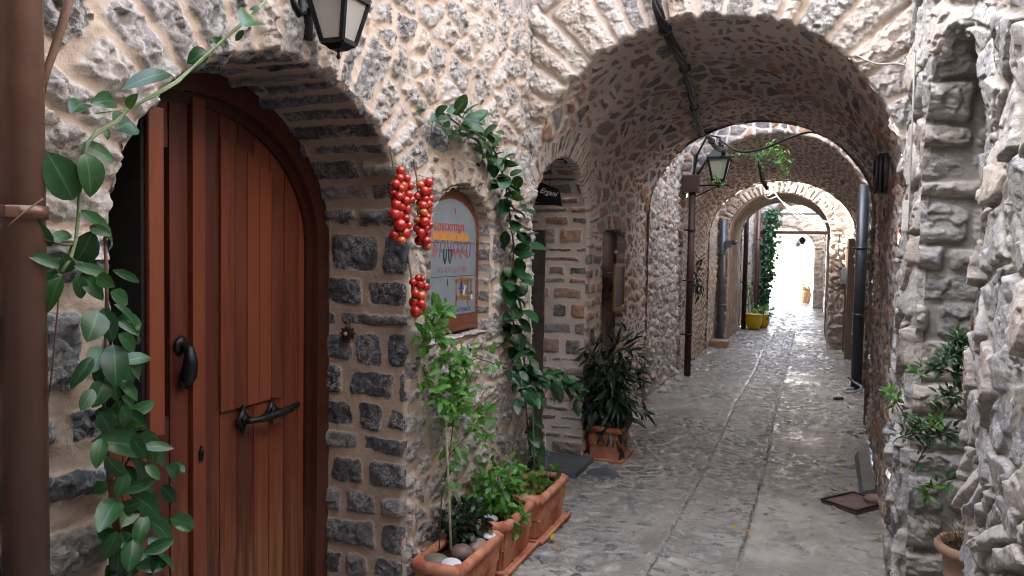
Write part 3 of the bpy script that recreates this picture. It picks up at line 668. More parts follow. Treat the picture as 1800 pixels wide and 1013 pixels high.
hb.tube([(FX+.02, 2.40, .92), (FX+.055, 2.40, .918), (FX+.062, 2.43, .918), (FX+.064, 2.5, .915), (FX+.064, 2.60, .922), (FX+.058, 2.68, .93), (FX+.054, 2.70, .932)], [.012, .012, .013, .015, .016, .013, .011], 10)
for k in range(9): hb.lathe((FX+.064, 2.46+k*.022, .917), [(.0165, -.004), (.019, 0), (.0165, .004)], 10, axis=0) if False else hb.ball((FX+.064, 2.46+k*.022, .918+.0008*k), (.018, .006, .018), 1)
hb.tube([(FX+.02, 2.575, .925), (FX+.06, 2.575, .922)], .011, 8)
hb.build('handle', M['black'], door, True)
kp = MB(); kp.prism([(2.163, .815), (2.177, .815), (2.182, .845), (2.17, .872), (2.158, .845)], lambda p, q: (FX+.022, p, q), (.006, 0, 0)); kp.ball((FX+.03, 2.17, .85), (.006, .008, .012), 2)
kp.build('keyhole_plate', M['black'], door)
# left leaf with tall slot and shutter
ll = MB(); W0, W1, Z0, Z1 = 1.745, 2.045, 1.0, 1.93
for y0, y1 in ((DC-A_, 1.62), (1.62, W0), (W0, 1.85), (1.85, 1.95), (1.95, W1)):
    ll.box((FX-.05, y0+.0015, .02), (FX, y1-.0015, Z0), rnd=(random.random(),)*3); q = (random.random(),)*3
    ys_ = np.linspace(y0+.0015, y1-.0015, 5); ll.prism([(ys_[0], min(Z1, arch_z(ys_[0], A_, B_)-.02)), (ys_[-1], Z1)]+[(y, arch_z(y, A_, B_)) for y in ys_[::-1]], lambda p, q_: (FX, p, q_), (-.05, 0, 0), q)
strip_prism(ll, W1+.0015, 2.128, .02, FX-.05, FX+.004, A_, B_, rnd=(.35,)*3)
left_leaf = ll.build('door_leaf', M['door'], door); left_leaf['label'] = 'left leaf with a tall dark opening and knocker'
ib = MB(); ib.box((FX-.6, DC-A_-.3, Z0-.3), (FX-.56, W1+.5, Z1+.3)); ib.box((FX-.56, DC-A_-.3, Z0-.3), (FX-.06, DC-A_-.26, Z1+.3)); ib.build('dark_backing', M['inside'], door)
sh = MB()
for k in range(3): sh.box((FX+.012+k*.088, 1.692, 1.04), (FX+.098+k*.088, 1.734, 1.99), .003, rnd=(.2+.2*k,)*3)
sh.box((FX+.276, 1.686, 1.035), (FX+.292, 1.742, 1.995), .004, rnd=(.95,)*3)
shutter = sh.build('shutter', M['door'], door); si = MB(); si.box((FX+.016, 1.676, 1.05), (FX+.272, 1.690, 1.98), .002); si.build('shutter_shade_face', M['inside'], door); shutter['label'] = 'narrow shutter swung out at right angles to the door'  # near-black sheet paints the shade on the shutter's camera side
for z in (1.2, 1.82): hg = MB(); hg.tube([(FX+.012, 1.742, z-.04), (FX+.012, 1.742, z+.04)], .008, 8); hg.build('hinge', M['black'], door)
cb = MB(); cb.ball((FX+.27, 1.748, 1.42), .008, 2); cb.build('catch', M['steel'], door)
kn = MB(); kn.lathe((FX+.006, 2.088, 1.24), [(.0, 0), (.030, 0), (.032, .008), (.02, .016), (.0, .018)], 14, axis=0) if False else kn.ball((FX+.012, 2.088, 1.245), (.014, .032, .034), 2)
kn.tube([(FX+.02, 2.088, 1.245), (FX+.05, 2.088, 1.235), (FX+.056, 2.088, 1.19), (FX+.046, 2.088, 1.14), (FX+.03, 2.088, 1.105)], [.014, .018, .026, .030, .018], 10); kn.ball((FX+.03, 2.088, 1.115), (.02, .03, .022), 2)
kn.build('knocker', M['black'], door, True)
# ------------------------------------------------------------------ leaves
LT = [0, .1, .28, .5, .72, .9, 1.0]; LW = {'oval': [.05, .55, .93, 1, .82, .42, .02], 'lance': [.06, .5, .95, 1, .75, .35, .02], 'lobed': [.1, .95, .7, 1.05, .65, .5, .02]}
class Leaves:
    def __init__(s): s.v = []; s.f = []; s.r = []
    def leaf(s, base, tip, nrm, wid, kind='oval', droop=.12, fold=.25, rnd=None):
        b = np.array(base, float); t = np.array(tip, float); ax = t-b; ln = np.linalg.norm(ax)
        if ln < 1e-5: return
        ax /= ln; n = np.array(nrm, float); n = n-ax*n.dot(ax); n /= max(np.linalg.norm(n), 1e-6); sd_ = np.cross(ax, n)
        k0 = len(s.v); q = rnd if rnd is not None else random.random()
        for tt, ww in zip(LT, LW[kind]):
            c = b+ax*ln*tt+n*(-droop*ln*tt*tt+.03*ln*math.sin(tt*3.1))
            for j in (-1, 0, 1):
                s.v.append(c+sd_*j*ww*wid/2+n*abs(j)*ww*wid*fold*.5); s.r.append((q, 0.0 if j == 0 else 1.0, random.random()))
        for i in range(len(LT)-1):
            for j in (0, 1): a = k0+i*3+j; s.f.append((a, a+1, a+4, a+3))
    def build(s, name, mat, parent, smooth=True):
        m = MB(); m.v = [tuple(p) for p in s.v]; m.f = s.f; m.r = s.r; return m.build(name, mat, parent, smooth, recalc=False)
def rv(a=1.0): return np.array([random.uniform(-a, a) for _ in range(3)])
def leaves_along(lv, pts, n, ln, wid, out, kind='oval', spread=.9, jitter=.02, hang=.35, tuft=1):
    pts = [np.array(p, float) for p in pts]; seg = [np.linalg.norm(b-a) for a, b in zip(pts[:-1], pts[1:])]; cum = np.concatenate([[0], np.cumsum(seg)])
    for k in range(n):
        d = (k+random.random())/n*cum[-1]; i = min(int(np.searchsorted(cum, d, 'right')-1), len(seg)-1); f = (d-cum[i])/max(seg[i], 1e-6)
        p = pts[i]*(1-f)+pts[i+1]*f
        for _ in range(tuft):
            dr = rv()*spread+np.array(out)*.75+np.array([0, 0, -hang]); dr /= np.linalg.norm(dr)
            l = ln*random.uniform(.6, 1.15); b = p+rv(jitter)+dr*.015
            nr = np.array(out)*.7+np.array([0, 0, .9])+rv(.55)
            lv.leaf(b, b+dr*l, nr, wid*l/ln*random.uniform(.85, 1.1), kind, random.uniform(.05, .25), random.uniform(.1, .35))
OUT = np.array([.8, -.45, .15])
# ------------------------------------------------------------------ big leaved vine at the door's left jamb
VX = -1.50
vine = thing('climbing_vine', 'large leaved glossy vine hanging beside the brown pipe left of the red door', 'vine', (-1.5, 1.35, 0))
VL = [(128,352,85,268,60),(150,270,166,342,42),(140,256,206,278,34),(203,228,236,212,38),(299,130,228,136,16),(364,90,333,106,24),(396,80,374,66,12),(414,72,429,52,10),(448,38,432,32,11),(458,18,439,14,13),
(200,178,168,178,12),(150,182,128,188,10),(224,190,234,168,12),(185,226,190,243,9),(137,372,226,423,24),(157,399,194,412,20),(90,432,56,388,18),(135,458,165,414,40),(125,412,90,416,9),(105,468,58,447,20),
(106,478,34,532,26),(108,488,78,541,26),(114,480,116,450,18),(130,468,196,482,19),(143,481,180,525,25),(134,484,148,527,22),(198,475,250,496,14),(172,485,201,504,20),(194,514,231,533,26),(200,535,251,568,18),
(180,542,200,599,30),(172,548,160,592,32),(203,564,246,588,15),(208,587,244,616,24),(200,606,204,676,36),(212,610,232,636,18),(186,668,163,716,34),(208,668,245,701,22),(198,672,207,705,18),(212,703,203,739,28),
(213,697,236,717,20),(220,722,259,755,26),(176,724,196,763,26),(242,790,196,767,26),(250,786,307,784,20),(228,794,265,809,20),(262,790,301,815,22),(255,818,282,843,18),(290,820,328,847,17),(300,815,325,828,14),
(208,862,276,845,24),(190,850,162,866,24),(230,868,288,909,28),(205,878,174,931,30),(284,853,310,884,20),(262,914,311,951,30),(298,912,345,925,18),(308,926,336,932,13),(246,918,237,951,18),(262,944,288,976,18),
(280,977,321,1004,11),(205,935,185,985,30),(235,950,225,1005,34),(265,960,262,1012,28),(200,975,215,1030,30),(240,880,215,925,26),(255,905,240,960,24),(220,820,235,850,22),(180,770,168,820,24),(185,630,172,668,26),(225,740,250,762,22),(215,640,240,670,20)]
for _ in range(34):
    y_ = random.uniform(560, 1040); x_ = 205+(y_-560)*.06+random.gauss(0, 22); a_ = random.uniform(-.6, 2.6); l_ = random.uniform(38, 62); VL.append((x_, y_, x_+l_*math.cos(a_), y_+l_*math.sin(a_), random.uniform(20, 28)))
lv = Leaves()
for (bx, by, tx, ty, wd) in VL:
    x = VX+random.uniform(-.035, .05); b = at(bx, by, 0, x); t = at(tx, ty, 0, x+random.uniform(-.02, .05))
    sc = np.linalg.norm(t-b)/max(1, math.hypot(tx-bx, ty-by))
    lv.leaf(b, t, np.array([.75, -.42, .35])+rv(.38), wd*sc*1.12, 'oval', random.uniform(.05, .38), random.uniform(.15, .5))
lv.build('foliage', M['leafbig'], vine)
def px_line(L_, x): return [at(p, q, 0, x) for p, q in L_]
st = MB()
tw = [(478,-12),(440,28),(400,62),(350,110),(310,143),(270,167),(225,193),(205,212),(170,232),(152,255),(142,300),(140,340),(138,380),(134,420),(124,455),(108,478)]
st.tube(px_line(tw, VX), [.003]*3+[.004]*5+[.0045]*4+[.004]*4, 7); st.tube([p+np.array([.004, .004*math.sin(i*2), .006*math.cos(i*2)]) for i, p in enumerate(px_line(tw[:11], VX))], .0028, 6)
st.tube(px_line([(299,130),(312,143)], VX), .002, 5); st.tube(px_line([(168,200),(225,192)], VX), .0014, 5)
st.build('green_stem', M['vinestem'], vine, True)
st = MB(); st.tube(px_line([(184,400),(188,500),(186,600),(182,680),(184,770),(195,850),(205,930),(222,1020),(235,1100)], VX-.02), [.004]*4+[.006, .007, .008, .008, .008], 7)
st.tube(px_line([(108,478),(100,560),(92,650),(82,720)], VX-.03), .0018, 5); st.tube(px_line([(75,350),(40,375),(14,398)], VX+.03), .002, 5)
st.tube(px_line([(205,835),(230,870),(262,905)], VX), .003, 5); st.tube(px_line([(230,800),(215,830),(200,850)], VX), .003, 5); st.tube(px_line([(130,430),(110,430),(65,418)], VX), .0025, 5)
st.build('woody_stem', M['twig'], vine, True)
t = MB(); t.tube(px_line([(126,-14),(112,35),(98,80),(84,120),(70,178)], XL+.06), [.009, .0095, .009, .008, .007], 7)
tag(t.build('bare_branch', M['twig'], None, True), 'bare brown branch on the wall above the brown pipe', 'branch')
# ------------------------------------------------------------------ copper downpipe
def downpipe(name, label, x, y, z0, z1, r, mat, clamps, loc=None, shoe=False, n=20):
    t = thing(name, label, 'pipe', (x, y, z0))
    p = MB(); pts = [(x, y, z0), (x, y, z1)]
    if shoe: pts = [(x+.09, y-.02, z0), (x+.03, y-.005, z0+.05), (x, y, z0+.13), (x, y, z1)]
    p.tube(pts, r, n); p.build('pipe', mat, t, True)
    for z in clamps:
        q = MB(); q.lathe((x, y, z), [(r+.001, -.014), (r+.006, -.014), (r+.006, .014), (r+.001, .014)], n); q.box((x-.10, y-.008, z-.008), (x-r, y+.008, z+.008)); q.box((x+r*.6, y-r-.018, z-.012), (x+r*.6+.012, y-r*.6, z+.012), .002); q.build('clamp', mat, t, True)
    return t
downpipe('downpipe', 'thick shiny brown downpipe at the left edge with a clamp', -1.535, 1.125, 0, 4.9, .0445, M['copper'], (.4, 1.66, 2.9))
# ------------------------------------------------------------------ wall lantern
def lantern(label, c, s, glass, matb, wall_x, group=None, yaw=0):
    t = thing('wall_lantern', label, 'lantern', c)
    cx, cy_, cz = c
    def ringp(h, z): return [(cx-h, cy_-h, z), (cx+h, cy_-h, z), (cx+h, cy_+h, z), (cx-h, cy_+h, z)]
    hb_, ht, H = .052*s, .096*s, .20*s; b = MB()
    lo, hi = ringp(hb_, cz), ringp(ht, cz+H)
    for k in range(4):
        b.tube([lo[k], hi[k]], .014*s, 4); b.tube([lo[k], lo[(k+1) % 4]], .015*s, 4); b.tube([hi[k], hi[(k+1) % 4]], .016*s, 4)
    b.add(ringp(hb_*1.08, cz-.006*s)+ringp(hb_*.55, cz-.032*s), [(0, 1, 5, 4), (1, 2, 6, 5), (2, 3, 7, 6), (3, 0, 4, 7), (4, 5, 6, 7)])
    b.build('frame', matb, t)
    f = MB(); f.lathe((cx, cy_, cz-.075*s), [(0, 0), (.008*s, .004*s), (.011*s, .014*s), (.007*s, .026*s), (.006*s, .045*s)], 12); f.build('finial', matb, t, True)
    for k in range(4):
        a, b_, c_, d_ = [np.array(q) for q in (lo[k], lo[(k+1) % 4], hi[(k+1) % 4], hi[k])]; ce = (a+b_+c_+d_)/4; g_ = MB()
        nrm = np.cross(b_-a, d_-a); nrm /= np.linalg.norm(nrm)
        ins = [ce+(q-ce)*.93 for q in (a, b_, c_, d_)]; g_.add(ins+[q-nrm*.002 for q in ins], [(0, 1, 2, 3), (7, 6, 5, 4), (0, 4, 5, 1), (1, 5, 6, 2), (2, 6, 7, 3), (3, 7, 4, 0)]); g_.build('pane', glass, t)
    r_ = MB(); r_.add(ringp(ht*1.12, cz+H+.004*s)+ringp(ht*1.12, cz+H+.014*s)+ringp(ht*.38, cz+H+.10*s)+ringp(ht*.38, cz+H+.13*s), [(3, 2, 1, 0), (0, 1, 5, 4), (1, 2, 6, 5), (2, 3, 7, 6), (3, 0, 4, 7), (4, 5, 9, 8), (5, 6, 10, 9), (6, 7, 11, 10), (7, 4, 8, 11), (8, 9, 13, 12), (9, 10, 14, 13), (10, 11, 15, 14), (11, 8, 12, 15), (12, 13, 14, 15)])
    r_.ball((cx, cy_, cz+H+.15*s), .018*s, 2); r_.build('roof', matb, t)
    bl = MB(); bl.lathe((cx, cy_, cz+.05*s), [(0, .0), (.02*s, .01*s), (.03*s, .04*s), (.026*s, .07*s), (.014*s, .095*s), (.014*s, .13*s)], 14); bl.build('bulb', M['white'], t, True)
    br = MB(); z = cz+H+.03*s
    br.tube([(wall_x, cy_-.0, z-.13*s), (wall_x+.03, cy_, z+.02), (wall_x+(cx-wall_x)*.5, cy_, z+.20*s), (cx, cy_, z+.17*s), (cx, cy_, z+.12*s)], .011*s, 8)
    br.box((wall_x-.01, cy_-.03*s, z-.20*s), (wall_x+.014, cy_+.03*s, z+.02*s), .004); br.build('bracket', matb, t, True)
    return t
lantern('black iron lantern with frosted panes over the red door', (-1.49, 2.2, 2.275), .72, M['glass'], M['black'], XL+.0)
t = MB(); t.tube([at(x_, y_, 0, -1.5) for x_, y_ in ((512,-10), (518,10), (526,24), (532,20), (530,0), (534,-12))], [.010, .011, .014, .015, .012, .011], 8); tag(t.build('iron_scroll', M['black'], None, True), 'end of a dark curled iron bracket left of the black lantern', 'bracket')
# rosette door bell on the dark jamb
fl = thing('bell_rosette', 'small rusty flower shaped bell plate set in the dark stone jamb', 'door bell', (-1.80, 2.90, 1.23))
yj = DC+DA-.012
def on_jamb(px, py): return at(px, py, 1, yj)
bc = on_jamb(613, 586); q = MB(); pts = []
for k in range(32): a = 2*math.pi*k/32; r_ = .027*(1+.22*math.cos(8*a)); pts.append((bc[0]+r_*math.cos(a), bc[2]+r_*math.sin(a)))
q.prism(pts, lambda p, z: (p, yj-.024, z), (0, .03, 0)); q.build('plate', M['rust'], fl); q = MB(); q.ball((bc[0], yj-.026, bc[2]), (.009, .008, .009), 2); q.build('button', M['cane'], fl, True)
# ------------------------------------------------------------------ painted board in the niche
BX = XL-.055
bd = thing('painted_board', 'arched wooden shop board painted grey blue with red lettering and a loom', 'sign', (BX, NC, 1.18))
def bz(y, a, b_): return NZ+b_*math.sqrt(max(0, 1-((y-NC)/a)**2))
m_ = MB(); zs_ = [1.185, 1.30, 1.465, 1.63, 1.79, 2.0]
for z0, z1 in zip(zs_[:-1], zs_[1:]):
    pts = []
    for z in np.linspace(z0+.001, z1-.001, 8):
        hw = NA-.012 if z < NZ else (NA-.012)*math.sqrt(max(0, 1-((z-NZ)/(NB-.012))**2))
        pts.append((z, hw))
    poly = [(NC-h, z) for z, h in pts]+[(NC+h, z) for z, h in pts[::-1]]
    m_.prism(poly, lambda p, q: (BX, p, q), (-.03, 0, 0))
m_.build('board', M['signwood'], bd)
m_ = MB(); pa, pb = NA-.055, NB-.062; ys_ = np.linspace(NC-pa, NC+pa, 25)
m_.prism([(NC-pa, 1.27), (NC+pa, 1.27)]+[(y, NZ+.0+pb*math.sqrt(max(0, 1-((y-NC)/pa)**2))) for y in ys_[::-1]], lambda p, q: (BX+.003, p, q), (-.004, 0, 0))
panel_ = m_.build('painted_panel', M['panel'], bd)
m_ = MB()
for z in (1.465, 1.63): m_.box((BX+.0031, NC-pa-.03, z-.0012), (BX+.0038, NC+pa+.03, z+.0012))
m_.box((BX+.0031, NC-.05, 1.42), (BX+.0038, NC-.044, 1.455)); m_.build('crack', M['inside'], bd)
def text(s, y, z, h, mat, parent, x, shear=0., name='lettering', tilt=0., squeeze=1., bold=0., mw=None):
    c = bpy.data.curves.new(name, 'FONT'); c.body = s; c.size = h; c.extrude = .0006; c.shear = shear; c.offset = bold
    o = bpy.data.objects.new(name, c); COL.objects.link(o); c.materials.append(mat)

    bpy.context.view_layer.update(); dg = bpy.context.evaluated_depsgraph_get()
    me = bpy.data.meshes.new_from_object(o.evaluated_get(dg)); bpy.data.objects.remove(o); bpy.data.curves.remove(c)
    base = mw if mw is not None else Matrix(((0, 0, 1, x), (1, 0, 0, y), (0, 1, 0, z), (0, 0, 0, 1)))
    me.transform(Matrix.Translation(-Vector(rootloc(parent))) @ base @ Matrix.Rotation(tilt, 4, 'Z') @ Matrix.Diagonal((squeeze, 1, 1, 1)))
    o = bpy.data.objects.new(name, me); COL.objects.link(o); o.parent = parent; return o
TX = BX+.004
text('εργαστηρι', NC-.20, 1.692, .060, M['red'], bd, TX, .1, squeeze=1.15, bold=.001)
text("'", NC+.035, 1.72, .12, M['red'], bd, TX, -.2)
ob = MB(); ob.prism([(NC-.215, 1.645), (NC+.195, 1.640), (NC+.19, 1.682), (NC-.21, 1.686)], lambda p, q: (TX-.0006, p, q), (.001, 0, 0)); ob.build('orange_band', M['orange'], bd)
text('εργάνη', NC-.215, 1.582, .112, M['violet'], bd, TX+.0003, .12, squeeze=1.12, bold=-.0008)
text('ε', NC-.218, 1.565, .085, M['red'], bd, TX+.0008, .12, squeeze=1.2, bold=-.0005)
gs = MB()
for y0 in (NC-.10, NC-.045): gs.tube([(TX+.001, y0, 1.60), (TX+.001, y0+.006, 1.55), (TX+.001, y0+.018, 1.53), (TX+.001, y0+.03, 1.555), (TX+.001, y0+.034, 1.60)], .004, 5)
gs.build('green_stroke', M['greenp'], bd)
gs = MB()
for k in range(9): y0 = NC-.02+k*.024; gs.tube([(TX+.001, y0, 1.60), (TX+.001, y0+.004, 1.575-.012*(k % 3))], .0022, 4)
gs.build('thread_stroke', M['red'], bd)
text('ERGANI STUDIO', NC-.16, 1.485, .043, M['fadedred'], bd, TX, squeeze=1.05)
text('ΧΕΙΡΟΠΟΙΗΤΑ ΥΦΑΝΤΑ', NC-.10, 1.282, .029, M['blue'], bd, TX, bold=.0008, squeeze=1.0)
lm = MB(); lx = TX
def bar(mb, y0, z0, y1, z1, w_): mb.tube([(lx+.0006, y0, z0), (lx+.0006, y1, z1)], w_/2, 4)
def flat(mb, pts): mb.prism(pts, lambda p, q: (lx-.0004, p, q), (.0012, 0, 0))
LY, LZ = NC+.0, 1.29
for y in (.055, .115, .195, .235): flat(lm, [(LY+y-.007, LZ+(.02 if y in (.055, .195) else .06)), (LY+y+.007, LZ+(.02 if y in (.055, .195) else .06)), (LY+y+.007, LZ+.155), (LY+y-.007, LZ+.155)])
flat(lm, [(LY+.04, LZ+.16), (LY+.19, LZ+.148), (LY+.245, LZ+.158), (LY+.11, LZ+.17)]); flat(lm, [(LY+.04, LZ+.145), (LY+.2, LZ+.133), (LY+.2, LZ+.15), (LY+.04, LZ+.16)])
flat(lm, [(LY+.045, LZ+.058), (LY+.235, LZ+.045), (LY+.24, LZ+.062), (LY+.045, LZ+.078)]); flat(lm, [(LY+.09, LZ+.085), (LY+.26, LZ+.075), (LY+.26, LZ+.088), (LY+.09, LZ+.10)])
lm.build('painted_loom', M['loom'], bd)
lm = MB(); flat(lm, [(LY+.075, LZ+.11), (LY+.12, LZ+.105), (LY+.125, LZ+.135), (LY+.10, LZ+.142)]); flat(lm, [(LY+.13, LZ+.098), (LY+.175, LZ+.09), (LY+.18, LZ+.112), (LY+.14, LZ+.118)]); lm.build('painted_yarn', M['blue'], bd)
lm = MB(); lx += .0006; flat(lm, [(LY+.125, LZ+.078), (LY+.15, LZ+.078), (LY+.17, LZ+.122), (LY+.15, LZ+.126)]); lm.build('painted_cloth', M['chalk'], bd); lm = MB(); flat(lm, [(LY+.225, LZ+.05), (LY+.255, LZ+.05), (LY+.25, LZ+.075), (LY+.228, LZ+.075)]); lm.build('painted_cloth', M['chalk'], bd)
# ------------------------------------------------------------------ strings of tomatoes
def tomato_string(label, top, bot, n, xw, spread):
    top = np.array([XL+.045, top[1], top[2]]); bot = np.array([XL+.045, top[1]+.004, bot[2]])
    t = thing('tomato_string', label, 'tomatoes', top, 'strings of tomatoes on the wall')
    t0 = np.array(top); t1 = np.array(bot); placed = []; tries = 0
    while len(placed) < n and tries < 6000:
        tries += 1; f = random.random()**.9; r_ = random.uniform(.016, .0265)*(1 if f > .1 else .75)
        a = random.uniform(-1.1, 2.6); c = t0*(1-f)+t1*f; w_ = spread*(.35+.65*min(1, f*5))*(1 if f < .85 else .7)
        p = c+np.array([.03+.04*random.random(), math.cos(a)*w_*random.random(), 0])+np.array([0, 0, random.uniform(-.01, .01)])
        if all(np.linalg.norm(p-q)-.8*(r_+s_) > 0 for q, s_ in placed): placed.append((p, r_))
    s_ = MB(); s_.tube([t0+np.array([.0, 0, .10]), t0+np.array([.02, 0, 0]), t1+np.array([.025, 0, .0])], .004, 6)
    for p, r_ in placed[::2]: c = np.array([t0[0]+.02, t0[1]+(t1[1]-t0[1])*(t0[2]-p[2])/max(.01, t0[2]-t1[2]), p[2]+r_+.012]); s_.tube([c, (c+p)/2+np.array([0, 0, .008]), p+np.array([0, 0, r_])], .0016, 4)
    s_.build('stalk', M['dry'], t); cl = Leaves()
    for p, r_ in placed:
        for k in range(5): a = k*1.257+p[1]*99; cl.leaf(p+np.array([0, 0, r_*.93]), p+np.array([math.cos(a)*r_*.75, math.sin(a)*r_*.75, r_*1.02]), (0, 0, 1), .006, 'lance', .3)
    for _ in range(10): q = t0*(1-random.random())+t1*random.random()*0+np.array([.05, 0, 0]) if False else np.array([t0[0]+.05, t0[1]+random.uniform(-.03, .03), random.uniform(t1[2], t0[2])]); d = rv(); cl.leaf(q, q+d*.03, (1, 0, .2), .012, 'lance', .3)
    cl.build('calyx', M['leafred'], t)
    for i, (p, r_) in enumerate(placed):
        b = MB(); b.ball(p, (r_, r_, r_*random.uniform(.9, 1.08)), 3); o = b.build('tomato', M['tomato2' if random.random() < .05 else 'tomato'], t, True)
    return t
tomato_string('long string of red tomatoes hanging nearest the dark jamb', at(705, 302, 0, XL+.095), at(714, 420, 0, XL+.03), 34, XL, .048)
tomato_string('red tomato string hanging against the edge of the painted board', at(745, 322, 0, XL+.095), at(746, 432, 0, XL+.03), 32, XL, .046)
tomato_string('short lower bunch of red tomatoes above the leafy plant', at(735, 492, 0, XL+.095), at(739, 540, 0, XL+.03), 14, XL, .042)
# ------------------------------------------------------------------ planters, pebbles, plants
def planter(label, x0, x1, y0, y1, h, group='terracotta planters', tray=True, z0=.0):
    t = thing('planter', label, 'planter', ((x0+x1)/2, (y0+y1)/2, z0), group)
    def rr(ix, iy, z): return [(x0+ix, y0+iy, z), (x1-ix, y0+iy, z), (x1-ix, y1-iy, z), (x0+ix, y1-iy, z)]
    prof = [(.030, z0+.02), (.022, z0+h*.45), (.016, z0+h*.47), (.014, z0+h-.05)]
    bm = bmesh.new(); R_ = []
    for i_, z in prof+[(.034, z0+h-.05), (.045, z0+.06)]:
        R_.append([bm.verts.new(p) for p in rr(i_, i_, z)])
    for a, b_ in zip(R_[:-1], R_[1:]):
        for k in range(4): bm.faces.new((a[k], a[(k+1) % 4], b_[(k+1) % 4], b_[k]))
    bm.faces.new(R_[0][::-1]); bm.faces.new(R_[-1])
    es = [e for e in bm.edges if abs(e.verts[0].co.z-e.verts[1].co.z) > .03]; bmesh.ops.bevel(bm, geom=es, offset=.012, segments=2, affect='EDGES')
    b = MB(); b.bm(bm); b.build('box', M['terra'], t)
    bm = bmesh.new(); R_ = []
    for i_, z in ((.004, z0+h-.05), (-.002, z0+h-.042), (-.002, z0+h-.008), (.008, z0+h), (.026, z0+h), (.036, z0+h-.01), (.036, z0+h-.05)): R_.append([bm.verts.new(p) for p in rr(i_, i_, z)])
    for a, b_ in zip(R_, R_[1:]+R_[:1]):
        for k in range(4): bm.faces.new((a[k], a[(k+1) % 4], b_[(k+1) % 4], b_[k]))
    es = [e for e in bm.edges if abs(abs(e.verts[0].co.x-x0)-abs(e.verts[1].co.x-x0)) < .03 and abs(e.verts[0].co.y-e.verts[1].co.y) < .03]
    bmesh.ops.bevel(bm, geom=es, offset=.018, segments=3, affect='EDGES'); b = MB(); b.bm(bm); b.build('rim', M['terra'], t, True)
    b = MB(); b.box((x0+.04, y0+.04, z0+h-.075), (x1-.04, y1-.04, z0+h-.055)); b.build('soil', M['soil'], t)
    if tray:
        b = MB(); b.box((x0-.012, y0-.014, z0+.002), (x1+.014, y1+.014, z0+.016), .005); b.box((x0-.016, y0-.018, z0+.014), (x1+.018, y0+.0, z0+.03), .006); b.box((x1-.0, y0-.0, z0+.014), (x1+.018, y1+.018, z0+.03), .006)
        b.build('tray', M['terra'], t)
    return t
GZ = -.0
planter('nearest terracotta planter holding pebbles and a tall staked plant', -1.585, -1.34, 2.90, 3.395, .25)
planter('middle terracotta planter with a grey pebble on its near rim', -1.585, -1.345, 3.43, 3.87, .265)
planter('farther planter in the row with small red leaved plants', -1.58, -1.325, 3.90, 4.40, .262)
planter('lone terracotta planter with dark shrub inside the passage', -1.58, -1.30, 5.66, 6.02, .27, group='terracotta planters')
def pebble(label, c, r, mat): 
    b = MB(); b.ball(c, r, 3, .08); tag(b.build('pebble', M[mat], None, True), label, 'pebble', 'pebbles in the planters')
pebble('olive green flat pebble in the near corner of the nearest planter', (-1.50, 2.985, .232), (.062, .045, .026), 'olivepebble')
pebble('bright white pebble in front of the cane in the nearest planter', (-1.415, 2.975, .228), (.055, .042, .030), 'whitepebble')
pebble('large brown and slate pebble in the middle of the nearest planter', (-1.425, 3.09, .238), (.056, .052, .040), 'redpebble')
pebble('tan pebble behind the brown one in the nearest planter', (-1.40, 3.21, .232), (.045, .055, .034), 'tanpebble')
pebble('small white elongated pebble at the far rim of the nearest planter', (-1.385, 3.315, .246), (.030, .034, .017), 'whitepebble')
pebble('pale grey round pebble resting in the middle planter', (-1.455, 3.485, .262), (.040, .038, .022), 'greypebble')
def plant(name, label, cat, loc, group=None): return thing(name, label, cat, loc, group)
def shrub(t, mat, c, r, n, ln, wid, kind='oval', stems=6, smat='twig', sr=.003, hang=.2, base=None, shell=.35):
    c = np.array(c); r = np.array(r); lv = Leaves(); base = np.array(base if base is not None else [c[0], c[1], c[2]-r[2]]); sb = MB()
    for _ in range(stems):
        d = rv(); d /= np.linalg.norm(d); e = c+d*r*.75; mpt = base*.45+e*.55+rv(.02); sb.tube([base+rv(.012), mpt, e], [sr*1.4, sr, sr*.6], 5)
    for _ in range(n):
        d = rv(); d /= np.linalg.norm(d); q = random.random()**shell; p = c+d*r*q*(1+.25*math.sin(d[0]*5+d[2]*7))
        dr = d*.8+rv(.7)+np.array([.15, -.1, -hang]); dr /= np.linalg.norm(dr); l = ln*random.uniform(.6, 1.2)
        lv.leaf(p, p+dr*l, d*.6+np.array([.2, -.2, .9])+rv(.5), wid*l/ln, kind, random.uniform(.05, .3), random.uniform(.1, .35))
    sb.build('stem', M[smat], t, True); return lv.build('foliage', M[mat], t)
# staked light green plant of the nearest planter
t = plant('staked_plant', 'tall light green plant climbing a pale cane in the nearest planter', 'plant', (-1.5, 3.15, .2))
c = MB(); c.tube([at(793, 968, 0, -1.455), at(788, 840, 0, -1.50), at(784, 760, 0, -1.53)], [.0065, .006, .005], 7); c.build('cane', M['cane'], t, True)
PXs = -1.52; sl = [[(772, 965), (776, 880), (790, 800), (800, 720), (792, 650), (770, 600), (748, 560)], [(790, 800), (825, 760), (842, 720), (850, 690)], [(800, 720), (760, 690), (745, 650)], [(792, 650), (840, 630), (870, 640)], [(770, 600), (760, 570), (765, 545)]]
c = MB()
for s_ in sl: c.tube(px_line(s_, PXs), .003, 5)
c.build('stem', M['twig'], t, True); lv = Leaves()
for s_, n_ in zip(sl, (46, 26, 20, 20, 24)): leaves_along(lv, px_line(s_[1:] if n_ == 46 else s_, PXs), n_, .058, .030, OUT, 'lobed', .9, .05, .15)
